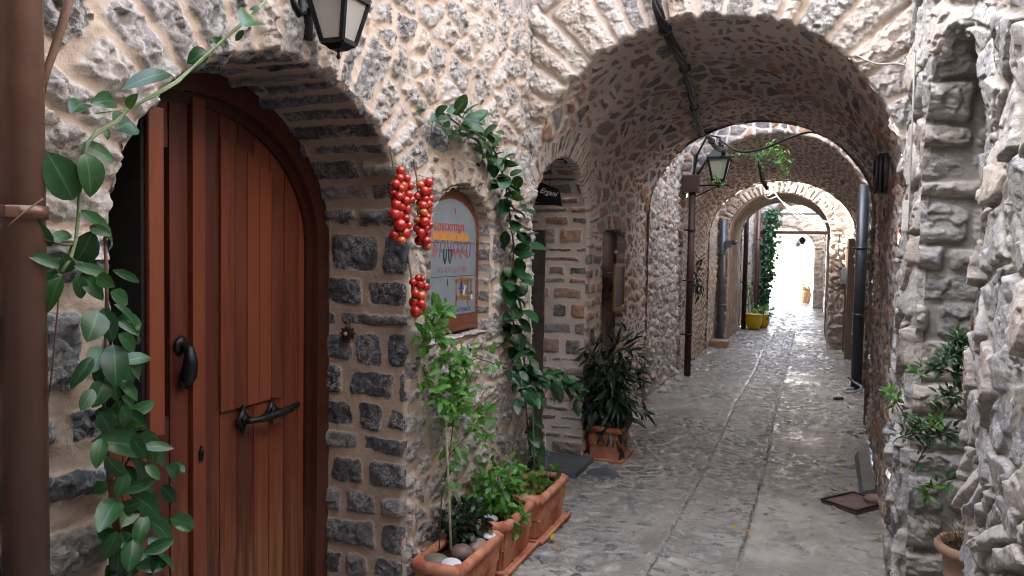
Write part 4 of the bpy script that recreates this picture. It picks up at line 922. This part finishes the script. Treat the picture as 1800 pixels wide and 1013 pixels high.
for cx_, cy_, n_, w_ in ((800, 690, 90, .085), (760, 575, 50, .05), (845, 745, 26, .05), (790, 640, 40, .07), (765, 700, 16, .05)):
    c0 = at(cx_, cy_, 0, PXs)
    for _ in range(n_):
        p = c0+np.array([random.uniform(-.03, .05), random.gauss(0, w_), random.gauss(0, w_)]); dr = rv()+OUT*.3; dr /= np.linalg.norm(dr); l = random.uniform(.035, .062); lv.leaf(p, p+dr*l, OUT+np.array([0, 0, .6])+rv(.6), l*.55, 'lobed', .15, .25)
lv.build('foliage', M['leaflime'], t)
t = plant('rosette_shrub', 'low dark glossy shrub in the nearest planter under the cane', 'shrub', (-1.5, 3.25, .2))
shrub(t, 'leafdark', (-1.49, 3.27, .31), (.10, .14, .09), 260, .042, .026, base=(-1.49, 3.26, .18))
t = plant('leafy_plant', 'bright green bushy plant spilling over the middle planter', 'plant', (-1.47, 3.65, .2))
shrub(t, 'leaflime', (-1.49, 3.66, .37), (.12, .20, .13), 250, .052, .034, 'lobed', 9, base=(-1.48, 3.65, .19)); lv = Leaves()
for _ in range(45):
    p = np.array([-1.385+random.uniform(-.03, .05), 3.55+random.uniform(-.05, .14), random.uniform(.17, .31)]); dr = rv()+np.array([.5, -.2, -.5]); dr /= np.linalg.norm(dr); lv.leaf(p, p+dr*.045, OUT+rv(.5), .028, 'lobed')
lv.build('trailing_foliage', M['leaflime'], t)
t = plant('small_plants', 'short yellow green plants with reddish leaves in the farther planter', 'plant', (-1.45, 4.1, .2)); t.name = 'seedling_plant'
shrub(t, 'leafred', (-1.45, 4.06, .27), (.08, .13, .05), 60, .055, .034, 'oval', 5, base=(-1.45, 4.1, .19)); lv = Leaves()
for _ in range(40): p = np.array([random.uniform(-1.5, -1.36), random.uniform(3.95, 4.36), random.uniform(.22, .33)]); dr = rv()+np.array([.2, -.2, .3]); dr /= np.linalg.norm(dr); lv.leaf(p, p+dr*.05, OUT+rv(.5), .034, 'lobed')
lv.build('green_foliage', M['leaflime'], t)
# round leaved climber between the board and the passage
t = plant('climbing_plant', 'round leaved dark green climber rising between the painted board and passage', 'vine', (-1.5, 4.1, .2))
CX = -1.55
main = [(945, 850), (930, 780), (925, 720), (918, 650), (905, 590), (900, 540), (902, 480), (903, 430), (895, 370), (888, 320), (872, 270), (845, 240), (810, 222), (770, 192)]
c = MB(); c.tube(px_line(main, CX), .005, 6); c.tube(px_line([(950, 850), (955, 780), (950, 740), (960, 700)], CX), .004, 6); c.tube(px_line([(772, 195), (760, 215), (757, 245)], CX), .002, 5); c.build('stem', M['twig'], t, True)
c = MB(); c.tube([at(940, 845, 0, -1.47), at(930, 470, 0, -1.52)], .005, 6); c.tube([at(962, 860, 0, -1.42), at(958, 760, 0, -1.44)], .003, 5); c.build('cane', M['cane'], t, True)
lv = Leaves(); leaves_along(lv, px_line(main[3:8], CX), 58, .118, .088, OUT, 'oval', .8, .045, .35); leaves_along(lv, px_line(main[7:11], CX), 48, .108, .072, OUT, 'oval', .8, .045, .3); leaves_along(lv, px_line(main[10:], CX), 60, .095, .056, OUT, 'oval', .85, .045, .2)
leaves_along(lv, px_line(main[0:4], CX), 20, .115, .066, OUT, 'oval', .9, .05, .3); leaves_along(lv, px_line([(915, 690), (950, 660), (985, 672), (1005, 690)], CX+.08), 52, .11, .058, OUT, 'oval', .7, .04, .25); leaves_along(lv, px_line([(880, 640), (905, 650), (920, 690)], CX+.04), 14, .095, .055, OUT, 'oval', .8, .04, .25)
lv.build('foliage', M['leafbig'], t)
# dark oleander in the passage planter
t = plant('oleander_shrub', 'big dark narrow leaved shrub in the passage planter', 'shrub', (-1.44, 5.84, .22))
shrub(t, 'leafdark', (-1.43, 5.82, .56), (.24, .25, .42), 800, .13, .028, 'lance', 16, sr=.005, hang=.5, base=(-1.44, 5.84, .21), shell=.45)
# ------------------------------------------------------------------ inside the first passage
t = thing('chalk_sign', 'small black board chalked with a word hanging in the passage doorway arch', 'sign', (-1.75, 5.2, 1.95))
b = MB(); b.prism([(-1.855, 1.945), (-1.66, 1.915), (-1.685, 2.035), (-1.82, 2.085), (-1.84, 2.05), (-1.855, 2.04), (-1.845, 1.99), (-1.86, 1.965)], lambda p, q: (p, 5.2, q), (0, .02, 0)); b.box((-1.86, 5.19, 1.925), (-1.70, 5.225, 1.94)); b.build('board', M['black'], t)
text('Ergani', 0, 0, .052, M['chalk'], t, 0, .35, name='chalk_lettering', tilt=-.25, mw=Matrix(((1, 0, 0, -1.83), (0, 0, -1, 5.198), (0, 1, 0, 2.015), (0, 0, 0, 1))), bold=.0006)
b = MB(); b.tube([(-1.76, 5.21, 2.05), (-1.75, 5.21, 2.22)], .003, 5); b.build('wire', M['black'], t)
t = sub('plank_door', pas, (-1.73, 6.53, 0), 'dark narrow brown door sunk in the passage wall'); b = MB()
for k in range(5): strip_prism_ = b.box((-1.73, 6.15+k*.162, .02), (-1.685, 6.31+k*.162, 1.80), .004, rnd=(random.random(),)*3)
b.build('leaf', M['darkwood'], t); b = MB()
for z in (.45, 1.35): b.box((-1.686, 6.2, z), (-1.67, 6.9, z+.07), .004)
b.build('rail', M['darkwood'], t); b = MB(); b.ball((-1.67, 6.86, 1.60), .018, 2); b.build('knob', M['white'], t, True)
t = thing('menu_frame', 'tall narrow wooden frame with a dark pane hung on the passage wall', 'frame', (-1.58, 6.66, 1.1)); b = MB()
y0, y1, z0, z1, fx = 6.47, 6.85, 1.09, 1.50, -1.575
for a_, b_ in (((y0, z0), (y0+.03, z1)), ((y1-.03, z0), (y1, z1)), ((y0+.03, z0), (y1-.03, z0+.03)), ((y0+.03, z1-.03), (y1-.03, z1))): b.box((fx-.02, a_[0], a_[1]), (fx, b_[0], b_[1]), .003)
b.build('frame', M['loom'], t); b = MB(); b.box((fx-.018, y0+.03, z0+.03), (fx-.012, y1-.03, z1-.03)); b.build('pane', M['darkpipe'], t)
b = MB(); b.ball((fx+.006, 6.74, z0+.035), .012, 2); b.build('stud', M['white'], t, True)
b = MB(); b.box((fx-.09, 6.62, 1.25), (fx-.018, 6.70, 1.33)); b.build('mount', M['darkwood'], t)
b = MB(); b.box((-1.9, 5.15, .002), (-1.50, 5.62, .05), .01); tag(b.build('doorstep', M['slate'], None), 'flat grey slate doorstep at the passage doorway', 'step')
b = MB(); b.lathe((-1.36, 5.36, 0), [(0, .018), (.10, .018), (.115, .012), (.118, .0)], 28); tag(b.build('drain_cover', M['slate'], None, True), 'round grey slab set in the paving before the lone planter', 'cover')
t = thing('cable_bundle', 'thick black cable bundle slung along the passage ceiling towards the far lantern', 'cable', (-.9, 6.2, 2.8))
def ceil_z(x): return VZ+VB*math.sqrt(max(0, 1-((x-VC)/VA)**2))
cp = [(-.86, 4.30, 3.25), (-.86, 4.31, 3.05), (-.845, 4.36, 2.92), (-.82, 4.62, ceil_z(-.82)-.06), (-.85, 5.3, ceil_z(-.85)-.045), (-.91, 6.0, ceil_z(-.91)-.05), (-1.0, 7.0, ceil_z(-1.)-.06), (-1.05, 7.7, ceil_z(-1.05)-.06), (-1.09, 8.4, 2.86), (-1.10, 9.3, 2.84), (-1.09, 10.1, 2.90)]
def smooth(pts, n=6):
    P = [np.array(p, float) for p in pts]; P = [2*P[0]-P[1]]+P+[2*P[-1]-P[-2]]; o = []
    for i in range(1, len(P)-2):
        for k in range(n):
            f = k/n; o.append(.5*((2*P[i])+(-P[i-1]+P[i+1])*f+(2*P[i-1]-5*P[i]+4*P[i+1]-P[i+2])*f*f+(-P[i-1]+3*P[i]-3*P[i+1]+P[i+2])*f**3))
    return o+[P[-2]]
b = MB(); cpp = smooth(cp)
for k in range(5):
    ph = k*1.256; b.tube([p+np.array([.017*math.cos(ph+i*.35), 0, .017*math.sin(ph+i*.35)]) for i, p in enumerate(cpp)], .0125, 6)
b.build('cable', M['cable'], t, True); b = MB()
for i in range(6, len(cpp)-8, 9): b.tube([cpp[i]+np.array([.034*math.cos(a), .004, .034*math.sin(a)]) for a in np.linspace(0, 6.28, 11)], .006, 5)
b.build('tie', M['cable'], t, True)
t = tag((lambda b: (b.tube(smooth([at(x_, y_, 1, yy) for x_, y_, yy in ((1268,248,8.3), (1300,267,8.1), (1340,262,8.05), (1385,244,8.04), (1430,233,8.03), (1475,256,8.03), (1515,300,8.03), (1540,345,8.0), (1546,420,7.97), (1550,520,7.9))]), .011, 6), b.build('hanging_cable', M['cable'], None, True))[-1])(MB()), 'thin black cable looping along the far edge of the nearest vault', 'cable')
t = thing('cable_coil', 'dark coil of hose hung high on the right passage wall', 'coil', (.385, 4.94, 2.0)); b = MB()
for k in range(7):
    r_ = .085+random.uniform(-.012, .012); o_ = rv(.012); b.tube([(.37+o_[0]-.02*(k % 3), 4.94+o_[1]+r_*math.cos(a), 2.08+o_[2]+r_*1.15*math.sin(a)) for a in np.linspace(0, 6.28, 20)], .011, 6)
b.build('loop', M['cable'], t, True); b = MB(); b.tube([(.45, 4.94, 2.17), (.34, 4.94, 2.165), (.335, 4.94, 2.185)], .007, 6); b.build('hook', M['rust'], t, True)
# ------------------------------------------------------------------ gap with the lantern
downpipe('downpipe', 'rusty brown pipe carrying the far lantern on the left of the gap', -1.475, 10.1, 0, 2.42, .043, M['rust'], (.55, 1.25, 1.9))
b = MB(); b.box((-1.60, 10.02, 2.38), (-1.39, 10.16, 2.60), .01); tag(b.build('rain_hopper', M['rust'], None), 'square rusty hopper box on top of the lantern pipe', 'hopper')
t = lantern('lantern with green tinted panes hanging beyond the nearest vault', (-1.15, 10.1, 2.53), 1.35, M['glass2'], M['black'], -1.46)
b = MB(); b.tube([(-1.44, 10.1, 2.47), (-1.02, 10.1, 2.47)], .010, 6); b.tube([(-1.43, 10.1, 2.33), (-1.16, 10.1, 2.46)], .008, 6); b.tube([(-1.42, 10.1, 2.60), (-1.27, 10.1, 2.86)], .014, 6); b.build('strut', M['black'], t, True)
t = plant('ferny_creeper', 'bright green feathery creeper dangling beside the far lantern', 'vine', (-.7, 10.05, 2.6)); b = MB(); lv = Leaves()
for a_ in ([(1285,272), (1305,270), (1330,275), (1350,268)], [(1340,262), (1360,275), (1375,290), (1388,302)], [(1350,262), (1365,262), (1380,278)], [(1320,262), (1332,280), (1345,296)], [(1375,290), (1380,308), (1376,318)], [(1252,312), (1262,318), (1268,322)]):
    ln_ = [at(x_, y_, 1, 10.05-random.random()*.08) for x_, y_ in a_]; b.tube(ln_, .003, 5); leaves_along(lv, ln_, 34 if len(a_) > 3 else 22, .055, .020, (0, -.6, 0), 'lance', 1.0, .035, .3)
ln_ = [at(x_, y_, 1, 9.95) for x_, y_ in ((1345,258), (1370,262), (1385,285))]; leaves_along(lv, ln_, 60, .07, .025, (0, -.6, 0), 'lance', 1.0, .06, .2)
b.build('stem', M['vinestem'], t, True); lv.build('foliage', M['leaflime'], t)
t = tag((lambda b: (b.tube([at(x_, y_, 1, 10.1) for x_, y_ in ((1332,262), (1336,290), (1341,318), (1349,334))], [.022, .024, .03, .02], 8), b.build('iron_hook', M['black'], None, True))[-1])(MB()), 'stubby dark iron hanger below the feathery creeper', 'hanger')
t = downpipe('downpipe', 'dark grey plastic downpipe standing on the right of the gap', .53, 10.1, 0, 2.45, .062, M['darkpipe'], (.9, 1.7))
b = MB(); b.tube(smooth([(.50, 10.0, .03), (.40, 9.9, .02), (.42, 9.72, .02), (.53, 9.75, .04), (.58, 9.95, .06), (.50, 10.05, .10), (.43, 10.0, .16)]), .014, 6); tag(b.build('loose_pipe', M['greypebble'], None, True), 'curled grey scrap of tube at the foot of the dark grey pipe', 'pipe scrap')
b = MB(); b.ball((.30, 9.25, .022), (.06, .035, .02), 2, .35); b.ball((.35, 9.27, .02), (.03, .04, .018), 2, .3); tag(b.build('rag', M['cable'], None, True), 'small black rag lying on the wet paving', 'rag')
for c_, r_, lb in (((-1.52, 8.75, .05), (.09, .11, .07), 'brown loose stone nearest the shrub along the left wall foot'), ((-1.55, 9.2, .05), (.08, .12, .08), 'middle loose stone along the left wall foot in the gap'), ((-1.50, 9.62, .06), (.08, .10, .08), 'pale loose stone just before the rusty lantern pipe'), ((-1.56, 9.95, .08), (.08, .08, .09), 'grey round boulder at the foot of the rusty lantern pipe')):
    b = MB(); b.ball((c_[0]-.03, c_[1], c_[2]*.6), tuple(q*.65 for q in r_), 3, .25); tag(b.build('loose_stone', M['gap'] if 'grey' not in lb else M['greypebble'], None, True), lb, 'stone', 'loose stones at the wall foot')
t = plant('wall_plant', 'small dark plant sprouting from the wall beside the lantern pipe', 'plant', (-1.5, 10.6, 1.3)); shrub(t, 'leafdark', (-1.47, 10.65, 1.28), (.09, .16, .24), 90, .12, .03, 'lance', 5, base=(-1.58, 10.7, 1.3))
# ------------------------------------------------------------------ around the pale arch
downpipe('downpipe', 'grey metal downpipe in front of the pale arch on the left', -1.50, 14.1, 0, 2.2, .058, M['steel'], (.7, 1.6))
b = MB(); b.box((-1.46, 13.98, 1.72), (-1.34, 14.14, 1.84), .01); b.lathe((-1.30, 14.06, 1.82), [(.03, -.06), (.055, .0), (.05, .03)], 12); tag(b.build('spotlight', M['steel'], None), 'small grey spotlight fixed by the grey metal pipe', 'lamp')
b = MB(); b.box((-1.60, 13.4, .0), (-1.30, 13.75, .13), .02); tag(b.build('stone_step', M['oldterra'], None), 'low tan stone step at the foot of the grey pipe', 'step')
t = sub('wooden_doorway', rtan, (.58, 13.6, 0), 'weathered grey wooden door'); b = MB()
for y_ in (13.05, 14.02): b.box((.50, y_, 0), (.60, y_+.14, 1.75), .008)
b.box((.50, 13.05, 1.75), (.60, 14.16, 1.88), .008); M['greywood'] = wood_mat('grey_wood', (.12, .09, .065), (.22, .165, .12)); b.build('frame', M['greywood'], t); b = MB()
for k in range(4): b.box((.56, 13.2+k*.205, .02), (.59, 13.4+k*.205, 1.74), .003, rnd=(random.random(),)*3)
b.build('leaf', M['greywood'], t)
t = thing('letter_box', 'small open metal box on the tan arch pier at right', 'box', (.50, 14.1, 1.1)); b = MB(); b.box((.45, 14.02, 1.12), (.57, 14.20, 1.42), .006); b.build('case', M['steel'], t); b = MB(); b.add([(.45, 14.0, 1.42), (.56, 14.0, 1.42), (.53, 13.92, 1.14), (.42, 13.92, 1.14), (.45, 13.99, 1.42), (.56, 13.99, 1.42), (.53, 13.91, 1.14), (.42, 13.91, 1.14)], [(0, 1, 2, 3), (7, 6, 5, 4), (0, 4, 5, 1), (1, 5, 6, 2), (2, 6, 7, 3), (3, 7, 4, 0)]); b.build('lid', M['steel'], t)
tag((lambda b: (b.tube(smooth([(.40, 14.12, 2.0), (.39, 14.1, 1.8), (.40, 14.08, 1.6), (.46, 14.06, 1.45), (.52, 14.06, 1.44)]), .010, 5), b.build('thin_cable', M['cable'], None, True))[-1])(MB()), 'thin black cable running down to the open metal box', 'cable')
b = MB()
for off in (0, .06, -.05): b.tube(smooth([at(x_, y_, 1, yy) for x_, y_, yy in ((1358,334,14.08), (1372,352,14.0), (1390,368+off*60,13.9), (1412,382+off*80,13.9), (1435,388+off*70,14.0), (1460,391,14.08), (1480,392,14.1))]), .007, 5)
b.tube(smooth([at(x_, y_, 1, 14.08) for x_, y_ in ((1362,338), (1348,345), (1345,340), (1358,336), (1366,344), (1352,350), (1344,345))]), .007, 5)
tag(b.build('white_cable', M['whitecable'], None, True), 'looped white cables sagging across the pale arch', 'cable')
t = downpipe('downpipe', 'white square downpipe on the right pier of the pale arch', .29, 16.95, 0.02, 3.0, .055, M['white'], (1.0, 2.2), n=4)
downpipe('downpipe', 'left dark brown pipe behind the bigger yellow pot', -1.36, 17.3, 0, 3.1, .05, M['rust'], (1.0, 2.0)); downpipe('downpipe', 'right reddish brown pipe between the yellow pots and the ivy', -1.33, 20.6, 0, 3.2, .055, M['copper'], (1.0, 2.0))
def pot(name, label, c, s, mat, prof, group=None):
    t = thing(name, label, 'pot', c, group); b = MB(); b.lathe(c, [(r_*s, z*s) for r_, z in prof], 28); b.build('body', mat, t, True)
    b = MB(); ri = max(r_ for r_, z in prof[-4:])*.86; b.lathe((c[0], c[1], c[2]), [(0, prof[-1][1]*s*.9), (ri*s, prof[-1][1]*s*.9)], 20); b.build('soil', M['soil'], t); return t
YP = [(0, 0), (.11, 0), (.12, .02), (.17, .12), (.185, .20), (.178, .27), (.165, .30), (.185, .31), (.19, .34), (.175, .35), (.165, .34), (.155, .30)]
pot('yellow_pot', 'bigger yellow glazed pot in front on the left', (-1.15, 17.3, 0), .95, M['yellow'], YP, 'yellow pots'); pot('yellow_pot', 'smaller yellow pot half hidden behind with white green plant', (-.99, 17.75, 0), .8, M['yellow'], YP, 'yellow pots')
t = plant('potted_flower', 'pale green plant growing in the smaller yellow pot', 'plant', (-.97, 17.75, .25)); shrub(t, 'leaflime', (-.95, 17.73, .34), (.16, .16, .15), 110, .09, .05, 'oval', 5, base=(-.97, 17.75, .24))
t = plant('ivy_column', 'tall dark ivy covering the left pier of the far arch', 'ivy', (-1.1, 20.85, 0)); b = MB(); lv = Leaves()
b.tube([(-1.15, 20.9, 0), (-1.18, 20.9, .8), (-1.12, 20.88, 1.6), (-1.05, 20.86, 2.6)], .02, 6); b.build('stem', M['twig'], t, True)
for _ in range(600):
    z = random.uniform(.25, 2.75); w_ = .06+.09*min(1, z/1.6); p = np.array([-1.16+.06*z+random.gauss(0, w_*.6), 20.8-random.random()*.2, z]); dr = rv()+np.array([0, -.5, -.5]); dr /= np.linalg.norm(dr); lv.leaf(p, p+dr*.11, np.array([0, -.8, .5])+rv(.6), .08, 'oval')
lv.build('foliage', M['leafbig'], t)
t = plant('wall_creeper', 'thin creeper on the pale left wall above the yellow pots', 'vine', (-1.36, 18.6, 0)); lv = Leaves(); b = MB(); l_ = [(-1.37, 18.9, .1), (-1.36, 18.5, .5), (-1.37, 18.0, 1.0), (-1.36, 17.9, 1.5)]; b.tube(l_, .006, 5); b.build('stem', M['twig'], t); leaves_along(lv, l_, 70, .10, .06, (.8, -.4, 0), 'oval', .8, .08, .2); lv.build('foliage', M['leaflime'], t)
b = MB(); b.box((-1.3, 20.86, 2.14), (.45, 20.98, 2.22), .01); tag(b.build('wooden_beam', M['darkwood'], None), 'dark wooden beam across the far arch', 'beam')
b = MB(); b.box((-1.3, 20.9, 2.62), (.45, 20.98, 2.68), .005); tag(b.build('iron_bar', M['steel'], None), 'grey iron bar above the dark wooden beam', 'bar')
t = pot('terracotta_jar', 'orange terracotta jar standing far off by the right house', (-.20, 27.6, 0), 1.25, M['oldterra'], [(0, 0), (.10, 0), (.13, .1), (.14, .22), (.12, .34), (.10, .37), (.12, .38), (.12, .41), (.10, .40)])
t = plant('potted_flower', 'small plant in the far orange jar', 'plant', (-.2, 27.6, .6)); shrub(t, 'leaflime', (-.2, 27.6, .62), (.15, .15, .16), 80, .1, .05, 'oval', 4, base=(-.2, 27.6, .45))
for y_, lb in ((27.6, 'nearer dark door in the far tan house'), (29.5, 'farther dark door in the far tan house')):
    t = sub('door', farhouse, (.32, y_, 0), lb); b = MB(); b.box((.20, y_, 0), (.26, y_+.8, 1.85), .01); b.build('leaf', M['darkwood'], t); b = MB(); b.box((.18, y_-.1, 0), (.27, y_, 2.0), .01); b.box((.18, y_+.8, 0), (.27, y_+.9, 2.0), .01); b.box((.18, y_, 1.85), (.27, y_+.8, 2.0), .01); b.build('frame', M['greywood'], t)
for i_, (x_, y_, z_, lb) in enumerate(((-.35, 26.2, 1.95, 'tiny dark hanging lamp, nearer one under the farthest arch'), (-.55, 30, 1.9, 'tiny dark hanging lamp, farther one beyond the farthest arch'))):
    t = thing('hanging_lamp', lb, 'lamp', (x_, y_, z_)); b = MB(); b.lathe((x_, y_, z_), [(0, 0), (.06, .02), (.12, .14), (.10, .18), (.03, .24), (0, .25)], 12); b.build('shade', M['black'], t, True); b = MB(); b.tube([(x_, y_, z_+.24), (x_, y_, z_+(.35 if i_ == 0 else 1.0))], .012, 5); b.build('cord', M['black'], t)
b = MB(); b.tube([(-.55, 30, 2.9), (.36, 30, 2.9)], .02, 5); tag(b.build('lamp_bracket', M['black'], None), 'thin dark bracket bearing the farther hanging lamp', 'bracket')
# ------------------------------------------------------------------ right side, foreground
t = thing('manhole_cover', 'purplish iron inspection cover set askew in the paving at right', 'cover', (.30, 5.36, 0)); b = MB()
def quad(z): return [(.10, 5.31, z), (.30, 5.16, z), (.50, 5.42, z), (.30, 5.56, z)]
b.add(quad(0)+quad(.026), [(3, 2, 1, 0), (4, 5, 6, 7), (0, 1, 5, 4), (1, 2, 6, 5), (2, 3, 7, 6), (3, 0, 4, 7)]); b.build('plate', M['manhole'], t); b = MB(); qd = [np.array(p) for p in quad(.03)]
for k in range(4): b.tube([qd[k], qd[(k+1) % 4]], .008, 4)
b.build('rim', M['rust'], t)
b = MB(); b.ball((.43, 5.42, .045), (.075, .05, .035), 3, .15); tag(b.build('loose_stone', M['tanpebble'], None, True), 'flat brown stone on the edge of the iron cover', 'stone')
b = MB(); b.add([(.34, 5.62, 0), (.36, 6.7, 0), (.385, 6.7, .05), (.365, 5.62, .03), (.42, 5.62, 0), (.44, 6.7, 0), (.46, 6.7, .07), (.44, 5.62, .05)], [(0, 1, 2, 3), (7, 6, 5, 4), (0, 4, 5, 1), (1, 5, 6, 2), (2, 6, 7, 3), (3, 7, 4, 0)]); tag(b.build('leaning_slab', M['slate'], None), 'low dark slate slab leaning along the foot of the right passage wall', 'slab')
t = tag((lambda b: (b.tube(smooth([at(x_, y_, 1, 4.30) for x_, y_ in ((1505,97), (1522,106), (1545,113), (1575,112), (1598,118))]), .0045, 5), b.tube(smooth([(.425, 4.28, 2.65), (.42, 4.2, 2.6), (.405, 4.05, 2.55), (.40, 3.98, 2.3), (.40, 3.98, 1.85), (.40, 3.98, 1.6)]), .005, 5), b.build('white_cable', M['whitecable'], None, True))[-1])(MB()), 'single thin white cable across the front arch and down its right pier', 'cable')
b = MB(); b.box((.375, 3.96, 1.72), (.40, 4.0, 1.86), .004); tag(b.build('junction_box', M['white'], None), 'slim white junction box on the right pier', 'box')
NP = (.66, 3.53, 0)
b = MB(); b.box((.46, 3.36, 0), (.86, 3.70, .16), .03); tag(b.build('stone_block', M['slate'], None), 'dark stone block under the niche flowerpot', 'block')
t = thing('flowerpot', 'weathered terracotta pot with rolled rim in the right niche', 'pot', (NP[0], NP[1], .16)); b = MB(); s_ = .86
b.lathe((NP[0], NP[1], .16), [(r_*s_, z*s_) for r_, z in [(0, 0), (.105, 0), (.112, .01), (.13, .14), (.137, .15), (.135, .165), (.14, .175), (.139, .19), (.152, .285), (.175, .29), (.185, .305), (.185, .325), (.172, .34), (.155, .335), (.148, .30)]], 36); b.build('body', M['oldterra'], t, True)
b = MB(); b.lathe((NP[0], NP[1], .16), [(0, .27*s_), (.15*s_, .27*s_)], 20); b.build('soil', M['soil'], t)
t = plant('dry_weed', 'dry grey twiggy weed around the niche plant', 'plant', (NP[0]-.04, NP[1], .4)); b = MB()
for _ in range(110):
    a = random.uniform(0, 6.28); p = np.array([NP[0]+.1*math.cos(a)*random.random(), NP[1]+.1*math.sin(a)*random.random(), .40]); d = np.array([.9*math.cos(a), .9*math.sin(a), 1.1])*random.uniform(.06, .13)+rv(.03); b.tube([p, p+d*.6+rv(.01), p+d+rv(.03)], [.0016, .0012, .0008], 4)
b.build('twig', M['dry'], t)
t = plant('olive_shrub', 'slender evergreen shrub with fresh tips in the right niche pot', 'shrub', (NP[0], NP[1], .42)); b = MB(); lv = Leaves()
trunk = smooth([(NP[0], NP[1], .40), (.64, 3.55, .65), (.63, 3.56, .95), (.62, 3.56, 1.15), (.60, 3.55, 1.36)]); b.tube(trunk, np.linspace(.013, .005, len(trunk)), 8)
YY = 3.55
for a_, n_ in (([(1680,760), (1640,770), (1605,760), (1580,770)], 70), ([(1685,700), (1630,760), (1590,730), (1568,695)], 64), ([(1690,660), (1660,650), (1630,650), (1618,652)], 70), ([(1690,640), (1670,620), (1650,640)], 60), ([(1680,840), (1660,845), (1640,860)], 18), ([(1690,630), (1685,600), (1680,590)], 60), ([(1685,700), (1670,690), (1650,700)], 44), ([(1640,770), (1620,800), (1605,830)], 16)):
    l_ = [at(x_, y_, 1, YY-.1+.03*random.random()) if i_ else np.array(trunk[int(len(trunk)*.6)])*0+at(x_, y_, 1, YY-.03) for i_, (x_, y_) in enumerate(a_)]; b.tube(l_, [.004]+[.0028]*(len(l_)-1), 5); leaves_along(lv, l_, n_, .048, .017, (-.2, -.5, .3), 'lance', .9, .012, -.1)
b.build('stem', M['twig'], t, True); lv.build('foliage', M['leafoliv'], t); lv = Leaves()
for x_, y_ in ((1567,692), (1578,700), (1612,655), (1640,748), (1652,740), (1640,858), (1630,870)):
    p = at(x_, y_, 1, YY-.1)
    for _ in range(6): d = rv()+np.array([-.3, -.3, .3]); d /= np.linalg.norm(d); lv.leaf(p, p+d*.05, np.array([-.3, -.6, .7])+rv(.4), .016, 'lance')
lv.build('young_foliage', M['leaflime'], t)
# ------------------------------------------------------------------ fallen leaves
FLV = [(1288,931,'yellow fallen leaf on the channel strip'), (1310,936,'second yellow leaf right beside the channel edge'), (1527,940,'single yellow leaf on the pale paving near the right wall'), (968,948,'yellow brown leaf beside the middle planter tray'), (985,962,'curled brown leaf next to the yellow one by the planters'), (1462,862,'tan leaf on the paving left of the iron cover'), (1175,735,'leaf in the dark part of the passage floor'), (1400,760,'pale leaf right of the channel in the passage'), (1330,745,'small leaf on the channel inside the passage'), (1478,838,'little brown leaf above the iron cover'), (905,985,'brown leaf near the nearest planter foot')]
for px, py, lb in FLV:
    p = at(px, py, 2, .03); a = random.uniform(0, 6.28); l = random.uniform(.05, .075); lv = Leaves(); d = np.array([math.cos(a), math.sin(a), .08]); lv.leaf(p, p+d*l, np.array([.1, .1, 1])+rv(.25), l*.5, 'oval', -.15, .3)
    tag(lv.build('fallen_leaf', M['deadleaf'], None), lb, 'leaf', 'fallen leaves on the paving')
